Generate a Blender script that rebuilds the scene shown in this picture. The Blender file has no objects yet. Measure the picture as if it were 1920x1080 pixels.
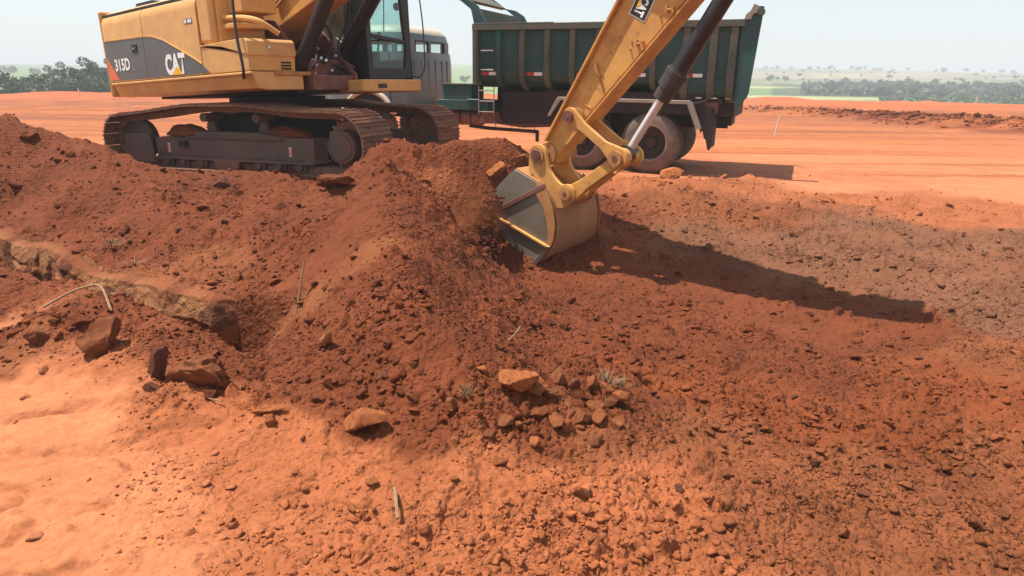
import bpy, bmesh, math, random
import numpy as np
from mathutils import Matrix, Vector

S = bpy.context.scene
COL = S.collection
R = math.radians
random.seed(4)

# ------------------------------------------------------------------ camera
FPX = 1280.0
PITCH = math.atan(395 / FPX)
ROLL = R(0.7)
CAM_H = 1.65
cd = bpy.data.cameras.new('camera')
cd.sensor_width = 36.0
cd.lens = FPX / 1920 * 36.0
cd.clip_start = 0.05
cd.clip_end = 20000
cam = bpy.data.objects.new('camera', cd)
COL.objects.link(cam)
fw = Vector((0, math.cos(PITCH), -math.sin(PITCH)))
u0 = Vector((0, math.sin(PITCH), math.cos(PITCH)))
x0 = Vector((1, 0, 0))
cx = math.cos(ROLL) * x0 + math.sin(ROLL) * u0
cu = -math.sin(ROLL) * x0 + math.cos(ROLL) * u0
cm = Matrix(((cx.x, cu.x, -fw.x), (cx.y, cu.y, -fw.y), (cx.z, cu.z, -fw.z)))
cam.matrix_world = Matrix.Translation((0, 0, CAM_H)) @ cm.to_4x4()
S.camera = cam

# ------------------------------------------------------------------ sky, sun, exposure
SUN = Vector((-0.43, 0.07, 1.0)).normalized()
EL = math.asin(SUN.z)
AZ = math.atan2(SUN.x, SUN.y)
w = bpy.data.worlds.new('World')
S.world = w
w.use_nodes = True
nt = w.node_tree
bg = nt.nodes['Background']
sky = nt.nodes.new('ShaderNodeTexSky')
sky.sky_type = 'NISHITA'
sky.sun_disc = False
sky.sun_elevation = EL
sky.sun_rotation = AZ
sky.altitude = 300
sky.air_density = 1.0
sky.dust_density = 1.0
sky.ozone_density = 1.0
veil = nt.nodes.new('ShaderNodeMixRGB')            # bright summer haze, the same all over the sky
veil.inputs[0].default_value = 0.45
veil.inputs[2].default_value = (8.2, 8.5, 8.5, 1)
nt.links.new(sky.outputs[0], veil.inputs[1])
nt.links.new(veil.outputs[0], bg.inputs[0])
bg.inputs[1].default_value = 0.078
sd = bpy.data.lights.new('sun', 'SUN')
sd.energy = 4.5
sd.angle = R(0.53)
sd.color = (1.0, 0.95, 0.86)
so = bpy.data.objects.new('sun', sd)
COL.objects.link(so)
so.rotation_euler = SUN.to_track_quat('Z', 'Y').to_euler()
so.location = (0, 0, 30)
S.view_settings.view_transform = 'Standard'
S.view_settings.look = 'None'
S.view_settings.gamma = 1
S.view_settings.use_curve_mapping = False
S.view_settings.exposure = 0.84
HAZE = 0.0015

# ------------------------------------------------------------------ tagging
def tag(o, label=None, cat=None, group=None, kind=None):
    if label: o['label'] = label
    if cat: o['category'] = cat
    if group: o['group'] = group
    if kind: o['kind'] = kind
    return o

def empty(name, M):
    o = bpy.data.objects.new(name, None)
    COL.objects.link(o)
    o.matrix_world = M
    o.empty_display_size = 0.2
    return o

# ------------------------------------------------------------------ materials
def newmat(name):
    m = bpy.data.materials.new(name)
    m.use_nodes = True
    t = m.node_tree
    return m, t, t.nodes['Principled BSDF'], t.nodes, t.links

def ramp(n, l, fac, stops):
    r = n.new('ShaderNodeValToRGB')
    e = r.color_ramp.elements
    e[0].position, e[0].color = stops[0][0], (*stops[0][1], 1)
    e[1].position, e[1].color = stops[1][0], (*stops[1][1], 1)
    for p, c in stops[2:]:
        k = e.new(p); k.color = (*c, 1)
    l.new(fac, r.inputs[0])
    return r

def noise(n, l, scale, detail=5, rough=0.6, vec=None, stretch=None):
    x = n.new('ShaderNodeTexNoise')
    x.inputs['Scale'].default_value = scale
    x.inputs['Detail'].default_value = detail
    x.inputs['Roughness'].default_value = rough
    tc = n.new('ShaderNodeTexCoord')
    if stretch:
        mp = n.new('ShaderNodeMapping')
        mp.inputs['Scale'].default_value = stretch
        l.new(tc.outputs['Object'], mp.inputs[0]); l.new(mp.outputs[0], x.inputs['Vector'])
    else:
        l.new(tc.outputs['Object'], x.inputs['Vector'])
    return x

DUST = (0.36, 0.13, 0.055)

def paint(name, col, rough=0.45, metal=0.0, dust=0.35, var=0.15, scratch=None, dustcol=DUST, scale=3.0, bump=0.05, coat=0.0):
    m, t, b, n, l = newmat(name)
    a = noise(n, l, scale, 6, 0.65)
    c2 = tuple(max(0, x * (1 - var * 1.6)) for x in col)
    c3 = tuple(min(1, x * (1 + var * 0.5)) for x in col)
    r1 = ramp(n, l, a.outputs[0], [(0.3, c2), (0.7, c3)])
    d = noise(n, l, scale * 1.7, 8, 0.7)
    dr = ramp(n, l, d.outputs[0], [(0.62 - dust * 0.4, (0, 0, 0)), (0.95 - dust * 0.35, (1, 1, 1))])
    mx = n.new('ShaderNodeMixRGB')
    mul = n.new('ShaderNodeMath'); mul.operation = 'MULTIPLY'; mul.inputs[1].default_value = min(1, dust * 1.6)
    l.new(dr.outputs[0], mul.inputs[0])
    l.new(mul.outputs[0], mx.inputs[0]); l.new(r1.outputs[0], mx.inputs[1]); mx.inputs[2].default_value = (*dustcol, 1)
    out = mx
    if scratch:
        s = noise(n, l, scale * 6, 8, 0.75)
        sr = ramp(n, l, s.outputs[0], [(0.60, (0, 0, 0)), (0.66, (1, 1, 1))])
        m2 = n.new('ShaderNodeMixRGB')
        l.new(sr.outputs[0], m2.inputs[0]); l.new(out.outputs[0], m2.inputs[1]); m2.inputs[2].default_value = (*scratch, 1)
        out = m2
    l.new(out.outputs[0], b.inputs['Base Color'])
    b.inputs['Metallic'].default_value = metal
    rr = n.new('ShaderNodeMapRange')
    rr.inputs['To Min'].default_value = rough; rr.inputs['To Max'].default_value = min(1, rough + 0.4)
    l.new(dr.outputs[0], rr.inputs['Value']); l.new(rr.outputs[0], b.inputs['Roughness'])
    b.inputs['Coat Weight'].default_value = coat
    if bump:
        bp = n.new('ShaderNodeBump'); bp.inputs['Strength'].default_value = bump; bp.inputs['Distance'].default_value = 0.01
        f = noise(n, l, scale * 12, 5, 0.6)
        l.new(f.outputs[0], bp.inputs['Height']); l.new(bp.outputs[0], b.inputs['Normal'])
    return m

M = {}
M['yellow'] = paint('yellow_paint', (0.68, 0.355, 0.085), 0.45, dust=0.6, var=0.10, scale=1.6, coat=0.15, scratch=(0.50, 0.26, 0.08), dustcol=(0.50, 0.25, 0.10))
M['yellow_arm'] = paint('yellow_arm_paint', (0.68, 0.345, 0.075), 0.52, dust=0.6, var=0.10, scale=2.2, scratch=(0.34, 0.13, 0.04), dustcol=(0.42, 0.17, 0.06))
M['yellow_old'] = paint('worn_yellow_paint', (0.50, 0.24, 0.06), 0.6, dust=0.7, var=0.2, scale=4, scratch=(0.22, 0.09, 0.04))
M['panel'] = paint('dark_grey_panel', (0.085, 0.085, 0.088), 0.4, dust=0.22, var=0.08, scale=2, dustcol=(0.16, 0.10, 0.08))
M['black'] = paint('black_paint', (0.018, 0.017, 0.017), 0.45, dust=0.25, var=0.2, scale=3, dustcol=(0.09, 0.04, 0.03))
M['cylinder'] = paint('cylinder_black', (0.022, 0.017, 0.018), 0.38, dust=0.2, var=0.15, scale=2, dustcol=(0.07, 0.03, 0.025))
M['dark'] = paint('dark_cavity', (0.012, 0.010, 0.009), 0.8, dust=0.3, var=0.3, dustcol=(0.07, 0.028, 0.016))
M['track'] = paint('track_steel', (0.17, 0.09, 0.06), 0.55, metal=0.25, dust=0.6, var=0.35, scale=9, dustcol=(0.36, 0.15, 0.075))
M['frame'] = paint('track_frame_paint', (0.085, 0.066, 0.058), 0.6, dust=0.6, var=0.2, scale=3, dustcol=(0.16, 0.07, 0.045))
M['bucket'] = paint('polished_bucket_steel', (0.23, 0.195, 0.15), 0.42, metal=0.3, dust=0.5, var=0.18, scale=4, dustcol=(0.20, 0.11, 0.07), bump=0.1)
M['gland'] = paint('grey_brown_gland', (0.045, 0.036, 0.033), 0.45, dust=0.4, var=0.2, dustcol=(0.11, 0.075, 0.055))
M['shell'] = paint('worn_bucket_shell', (0.40, 0.19, 0.06), 0.6, dust=0.95, var=0.25, scale=3, scratch=(0.20, 0.10, 0.06), dustcol=(0.30, 0.13, 0.055))
M['mud'] = paint('caked_mud', (0.20, 0.062, 0.026), 0.95, dust=0.2, var=0.3, scale=9, bump=0.6)
M['rimring'] = paint('pale_rim_ring', (0.26, 0.19, 0.15), 0.7, dust=0.5, var=0.2)
M['steel'] = paint('bright_steel', (0.62, 0.60, 0.58), 0.22, metal=0.9, dust=0.1, var=0.1, scale=8, dustcol=(0.4, 0.22, 0.14))
M['chrome'] = paint('chrome_rod', (0.78, 0.78, 0.78), 0.28, metal=0.6, dust=0.05, var=0.02, bump=0)
M['hose'] = paint('rubber_hose', (0.02, 0.018, 0.018), 0.6, dust=0.2, var=0.2, dustcol=(0.09, 0.045, 0.03))
M['white'] = paint('white_print', (0.80, 0.79, 0.76), 0.5, dust=0.05, var=0.03, bump=0)
M['logo_yellow'] = paint('logo_yellow', (0.80, 0.42, 0.02), 0.5, dust=0.05, var=0.03, bump=0)
M['red'] = paint('red_print', (0.52, 0.035, 0.025), 0.5, dust=0.1, var=0.05, bump=0)
M['orange'] = paint('orange_print', (0.72, 0.13, 0.03), 0.5, dust=0.08, var=0.05, bump=0)
M['green'] = paint('green_truck_paint', (0.014, 0.085, 0.082), 0.5, dust=0.42, var=0.25, scale=1.3, dustcol=(0.085, 0.062, 0.045), bump=0.12)
M['green_dusty'] = paint('dusty_green_paint', (0.05, 0.09, 0.075), 0.6, dust=0.7, var=0.25, scale=1.8, dustcol=(0.16, 0.115, 0.08))
M['chassis'] = paint('chassis_dark', (0.018, 0.012, 0.011), 0.7, dust=0.45, var=0.3, dustcol=(0.07, 0.018, 0.012))
M['rust'] = paint('rusty_brown', (0.17, 0.055, 0.04), 0.6, dust=0.45, var=0.3, dustcol=(0.33, 0.16, 0.10))
M['guard'] = paint('pale_steel_guard', (0.30, 0.26, 0.22), 0.55, dust=0.4, var=0.15, dustcol=(0.30, 0.17, 0.10))
M['blue'] = paint('grey_blue_cab_paint', (0.165, 0.215, 0.235), 0.4, dust=0.3, var=0.06, scale=0.9, dustcol=(0.25, 0.19, 0.15), coat=0.1)
M['cream'] = paint('cream_roof', (0.55, 0.46, 0.36), 0.5, dust=0.3, var=0.08)
M['tyre'] = paint('dusty_tyre', (0.10, 0.074, 0.06), 0.85, dust=0.8, var=0.15, scale=2.5, dustcol=(0.22, 0.155, 0.115))
M['rim'] = paint('brown_rim', (0.045, 0.022, 0.018), 0.7, dust=0.4, var=0.3, dustcol=(0.12, 0.05, 0.03))
M['seat'] = paint('seat_cloth', (0.03, 0.03, 0.032), 0.9, dust=0.1)
M['wood'] = paint('dry_wood', (0.29, 0.17, 0.085), 0.8, dust=0.3, var=0.25, scale=12, dustcol=(0.5, 0.25, 0.13))
M['stake'] = paint('pale_stake_wood', (0.75, 0.66, 0.54), 0.8, dust=0.15, var=0.1)

def glass(name, tint, gl=0.10):
    m = bpy.data.materials.new(name); m.use_nodes = True
    t = m.node_tree; n, l = t.nodes, t.links
    n.clear()
    o = n.new('ShaderNodeOutputMaterial')
    tr = n.new('ShaderNodeBsdfTransparent'); tr.inputs[0].default_value = (*tint, 1)
    g = n.new('ShaderNodeBsdfGlossy'); g.inputs['Roughness'].default_value = 0.03
    dd = n.new('ShaderNodeBsdfDiffuse'); dd.inputs[0].default_value = (0.35, 0.27, 0.2, 1)
    lw = n.new('ShaderNodeLayerWeight'); lw.inputs[0].default_value = 0.5
    pw = n.new('ShaderNodeMath'); pw.operation = 'POWER'; pw.inputs[1].default_value = 4; l.new(lw.outputs['Facing'], pw.inputs[0])
    fr = n.new('ShaderNodeMath'); fr.operation = 'MULTIPLY_ADD'; fr.inputs[1].default_value = 0.6; fr.inputs[2].default_value = 0.045; l.new(pw.outputs[0], fr.inputs[0])
    mx = n.new('ShaderNodeMixShader'); l.new(fr.outputs[0], mx.inputs[0]); l.new(tr.outputs[0], mx.inputs[1]); l.new(g.outputs[0], mx.inputs[2])
    m2 = n.new('ShaderNodeMixShader')
    ns = noise(n, l, 3.0, 6, 0.7)
    mr = n.new('ShaderNodeMapRange'); mr.inputs['From Min'].default_value = 0.35; mr.inputs['From Max'].default_value = 0.75
    mr.inputs['To Min'].default_value = gl * 0.3; mr.inputs['To Max'].default_value = gl * 1.6
    l.new(ns.outputs[0], mr.inputs['Value']); l.new(mr.outputs[0], m2.inputs[0])
    l.new(mx.outputs[0], m2.inputs[1]); l.new(dd.outputs[0], m2.inputs[2])
    l.new(m2.outputs[0], o.inputs[0])
    return m
M['glass'] = glass('cab_glass', (0.84, 0.96, 0.94), 0.07)
M['glass_clear'] = glass('clear_glass', (0.93, 0.97, 0.97), 0.03)
M['glass_dusty'] = glass('dusty_cab_glass', (0.30, 0.33, 0.27), 0.28)

# ------------------------------------------------------------------ mesh builder
class MB:
    def __init__(s):
        s.v = []; s.f = []
    def add(s, vs, fs):
        k = len(s.v)
        s.v += [tuple(map(float, p)) for p in vs]
        s.f += [tuple(i + k for i in f) for f in fs]
        return s
    def box(s, x0, x1, y0, y1, z0, z1):
        vs = [(x, y, z) for x in (x0, x1) for y in (y0, y1) for z in (z0, z1)]
        return s.add(vs, [(0, 1, 3, 2), (4, 6, 7, 5), (0, 4, 5, 1), (2, 3, 7, 6), (0, 2, 6, 4), (1, 5, 7, 3)])
    def prism(s, poly, y0, y1):            # poly in XZ, extruded along Y
        n = len(poly)
        a = sum(poly[i][0] * poly[(i + 1) % n][1] - poly[(i + 1) % n][0] * poly[i][1] for i in range(n))
        if a < 0: poly = poly[::-1]
        vs = [(x, y0, z) for x, z in poly] + [(x, y1, z) for x, z in poly]
        fs = [tuple(range(n)), tuple(range(2 * n - 1, n - 1, -1))]
        fs += [(i, i + n, (i + 1) % n + n, (i + 1) % n) for i in range(n)]
        return s.add(vs, fs)
    def prismx(s, poly, x0, x1):           # poly in YZ, extruded along X
        n = len(poly)
        vs = [(x0, y, z) for y, z in poly] + [(x1, y, z) for y, z in poly]
        fs = [tuple(range(n)), tuple(range(2 * n - 1, n - 1, -1))]
        fs += [(i, i + n, (i + 1) % n + n, (i + 1) % n) for i in range(n)]
        return s.add(vs, fs)
    def prismz(s, poly, z0, z1):
        n = len(poly)
        vs = [(x, y, z0) for x, y in poly] + [(x, y, z1) for x, y in poly]
        fs = [tuple(range(n - 1, -1, -1)), tuple(range(n, 2 * n))]
        fs += [(i, (i + 1) % n, (i + 1) % n + n, i + n) for i in range(n)]
        return s.add(vs, fs)
    def cyl(s, p0, p1, r0, r1=None, n=20, cap=True):
        r1 = r0 if r1 is None else r1
        p0 = Vector(p0); p1 = Vector(p1); d = (p1 - p0).normalized()
        a = d.orthogonal().normalized(); b = d.cross(a)
        vs = []
        for p, r in ((p0, r0), (p1, r1)):
            for i in range(n):
                t = 2 * math.pi * i / n
                vs.append(p + (a * math.cos(t) + b * math.sin(t)) * r)
        fs = [(i, (i + 1) % n, (i + 1) % n + n, i + n) for i in range(n)]
        if cap: fs += [tuple(range(n - 1, -1, -1)), tuple(range(n, 2 * n))]
        return s.add(vs, fs)
    def tube(s, pts, r, n=8, closed=False):
        pts = [Vector(p) for p in pts]
        rings = []
        prev = None
        for i, p in enumerate(pts):
            a = pts[max(0, i - 1)]; b = pts[min(len(pts) - 1, i + 1)]
            d = (b - a).normalized()
            if prev is None: prev = d.orthogonal().normalized()
            u = (prev - d * prev.dot(d)).normalized(); v = d.cross(u); prev = u
            rings.append([p + (u * math.cos(2 * math.pi * k / n) + v * math.sin(2 * math.pi * k / n)) * r for k in range(n)])
        vs = [q for ring in rings for q in ring]
        fs = []
        for i in range(len(rings) - 1):
            for k in range(n):
                fs.append((i * n + k, i * n + (k + 1) % n, (i + 1) * n + (k + 1) % n, (i + 1) * n + k))
        fs += [tuple(range(n - 1, -1, -1)), tuple(range((len(rings) - 1) * n, len(rings) * n))]
        return s.add(vs, fs)
    def lathe(s, prof, c, n=40, axis='y'):  # prof: (radius, offset along axis)
        vs = []; m = len(prof)
        for i in range(n):
            t = 2 * math.pi * i / n
            for r, h in prof:
                if axis == 'y': vs.append((c[0] + r * math.cos(t), c[1] + h, c[2] + r * math.sin(t)))
                else: vs.append((c[0] + r * math.cos(t), c[1] + r * math.sin(t), c[2] + h))
        fs = []
        for i in range(n):
            for k in range(m - 1):
                a = i * m + k; b = ((i + 1) % n) * m + k
                fs.append((a, a + 1, b + 1, b))
        return s.add(vs, fs)
    def mesh(s, name, mat, T=None):
        me = bpy.data.meshes.new(name)
        me.from_pydata([tuple(T @ Vector(p)) for p in s.v] if T is not None else s.v, [], s.f)
        bm = bmesh.new(); bm.from_mesh(me)
        bmesh.ops.recalc_face_normals(bm, faces=bm.faces)
        bm.to_mesh(me); bm.free()
        me.materials.append(mat)
        return me
    def build(s, name, mat, parent=None, T=None, bevel=0.0, seg=2, smooth=False):
        me = s.mesh(name, mat, T)
        o = bpy.data.objects.new(name, me)
        COL.objects.link(o)
        if parent: o.parent = parent
        if smooth or bevel: 
            me.polygons.foreach_set('use_smooth', [True] * len(me.polygons))
        if bevel:
            b = o.modifiers.new('bevel', 'BEVEL'); b.width = bevel; b.segments = seg; b.limit_method = 'ANGLE'; b.angle_limit = R(35)
            b.harden_normals = True
        elif smooth:
            me.set_sharp_from_angle(angle=R(40))
        return o

def arc(cxx, cz, r, a0, a1, n):
    return [(cxx + r * math.cos(R(a0 + (a1 - a0) * i / n)), cz + r * math.sin(R(a0 + (a1 - a0) * i / n))) for i in range(n + 1)]

def curve_pts(pts, n=8):                  # Catmull-Rom through 3-D points
    P = [Vector(p) for p in pts]; P = [P[0] * 2 - P[1]] + P + [P[-1] * 2 - P[-2]]
    out = []
    for i in range(1, len(P) - 2):
        for k in range(n):
            t = k / n
            out.append(0.5 * ((2 * P[i]) + (P[i + 1] - P[i - 1]) * t + (2 * P[i - 1] - 5 * P[i] + 4 * P[i + 1] - P[i + 2]) * t * t + (3 * P[i] - P[i - 1] - 3 * P[i + 1] + P[i + 2]) * t ** 3))
    out.append(P[-2])
    return out

def text_mesh(body, w_, h_, bold=0.02, thick=0.002, mat=None):
    c = bpy.data.curves.new('lettering', 'FONT')
    c.body = body; c.size = 1; c.offset = bold; c.extrude = 0.0; c.resolution_u = 4
    o = bpy.data.objects.new('lettering', c); COL.objects.link(o)
    dg = bpy.context.evaluated_depsgraph_get()
    me = bpy.data.meshes.new_from_object(o.evaluated_get(dg))
    bpy.data.objects.remove(o)
    co = np.empty(len(me.vertices) * 3); me.vertices.foreach_get('co', co); co = co.reshape(-1, 3)
    mn = co.min(0); mxx = co.max(0)
    co[:, 0] = (co[:, 0] - mn[0]) / (mxx[0] - mn[0]) * w_
    co[:, 1] = (co[:, 1] - mn[1]) / (mxx[1] - mn[1]) * h_
    me.vertices.foreach_set('co', co.ravel())
    me.materials.clear(); me.materials.append(mat)
    me.name = 'lettering'
    return me

def place_text(me, name, parent, T):
    me.transform(T)
    o = bpy.data.objects.new(name, me); COL.objects.link(o); o.parent = parent
    return o

def ICO_ROCK(seed):
    bm = bmesh.new(); bmesh.ops.create_icosphere(bm, subdivisions=2, radius=1)
    rg = random.Random(seed)
    for v in bm.verts: v.co *= rg.uniform(.75, 1.15)
    v = [tuple(p.co) for p in bm.verts]; f = [[q.index for q in p.verts] for p in bm.faces]; bm.free()
    return v, f

# ------------------------------------------------------------------ noise in numpy
def h2(ix, iy, seed):
    n = (ix.astype(np.int64) * 374761393 + iy.astype(np.int64) * 668265263 + seed * 1442695041) & 0xffffffff
    n = ((n ^ (n >> 13)) * 1274126177) & 0xffffffff
    n = ((n ^ (n >> 16)) * 2246822519) & 0xffffffff
    n = n ^ (n >> 15)
    return (n & 0xffffff) / float(0xffffff)
def vnoise(x, y, seed=0):
    ix = np.floor(x); iy = np.floor(y); fx = x - ix; fy = y - iy
    fx = fx * fx * fx * (fx * (fx * 6 - 15) + 10); fy = fy * fy * fy * (fy * (fy * 6 - 15) + 10)
    a = h2(ix, iy, seed); b = h2(ix + 1, iy, seed); c = h2(ix, iy + 1, seed); d = h2(ix + 1, iy + 1, seed)
    return (a + (b - a) * fx + (c - a) * fy + (a - b - c + d) * fx * fy) * 2 - 1
def fbm(x, y, oct=4, seed=0, g=0.5):
    s = 0; a = 1; t = 0
    for i in range(oct):
        s = s + a * vnoise(x, y, seed + i * 17); t += a; a *= g; x = x * 2.03 + 5.1; y = y * 2.03 - 3.7
    return s / t
def lumps(x, y, cell, seed, keep=0.7, flat=0.7):
    u = x / cell; v = y / cell
    ix = np.floor(u); iy = np.floor(v)
    out = np.zeros_like(x)
    for dx in (-1, 0, 1):
        for dy in (-1, 0, 1):
            jx = ix + dx; jy = iy + dy
            cxx = jx + 0.15 + 0.7 * h2(jx, jy, seed); cyy = jy + 0.15 + 0.7 * h2(jx, jy, seed + 1)
            rr = 0.18 + 0.5 * h2(jx, jy, seed + 2) ** 2
            k = h2(jx, jy, seed + 3) < keep
            an = h2(jx, jy, seed + 4) * 6.283; e = 0.6 + 0.4 * h2(jx, jy, seed + 5)
            px = u - cxx; py = v - cyy
            qx = px * np.cos(an) + py * np.sin(an); qy = (-px * np.sin(an) + py * np.cos(an)) / e
            # angular, superelliptic clod
            dd = np.maximum(np.abs(qx + 0.35 * qy), np.abs(qy)) * 0.55 + np.hypot(qx, qy) * 0.45
            hgt = np.clip(1 - (dd / rr) ** 2, 0, None) ** 0.8 * rr * flat
            tilt = 1 + 0.5 * (qx / rr) * (h2(jx, jy, seed + 6) - .5) * 2
            out = np.maximum(out, np.where(k, hgt * tilt, 0))
    return out * cell

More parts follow.
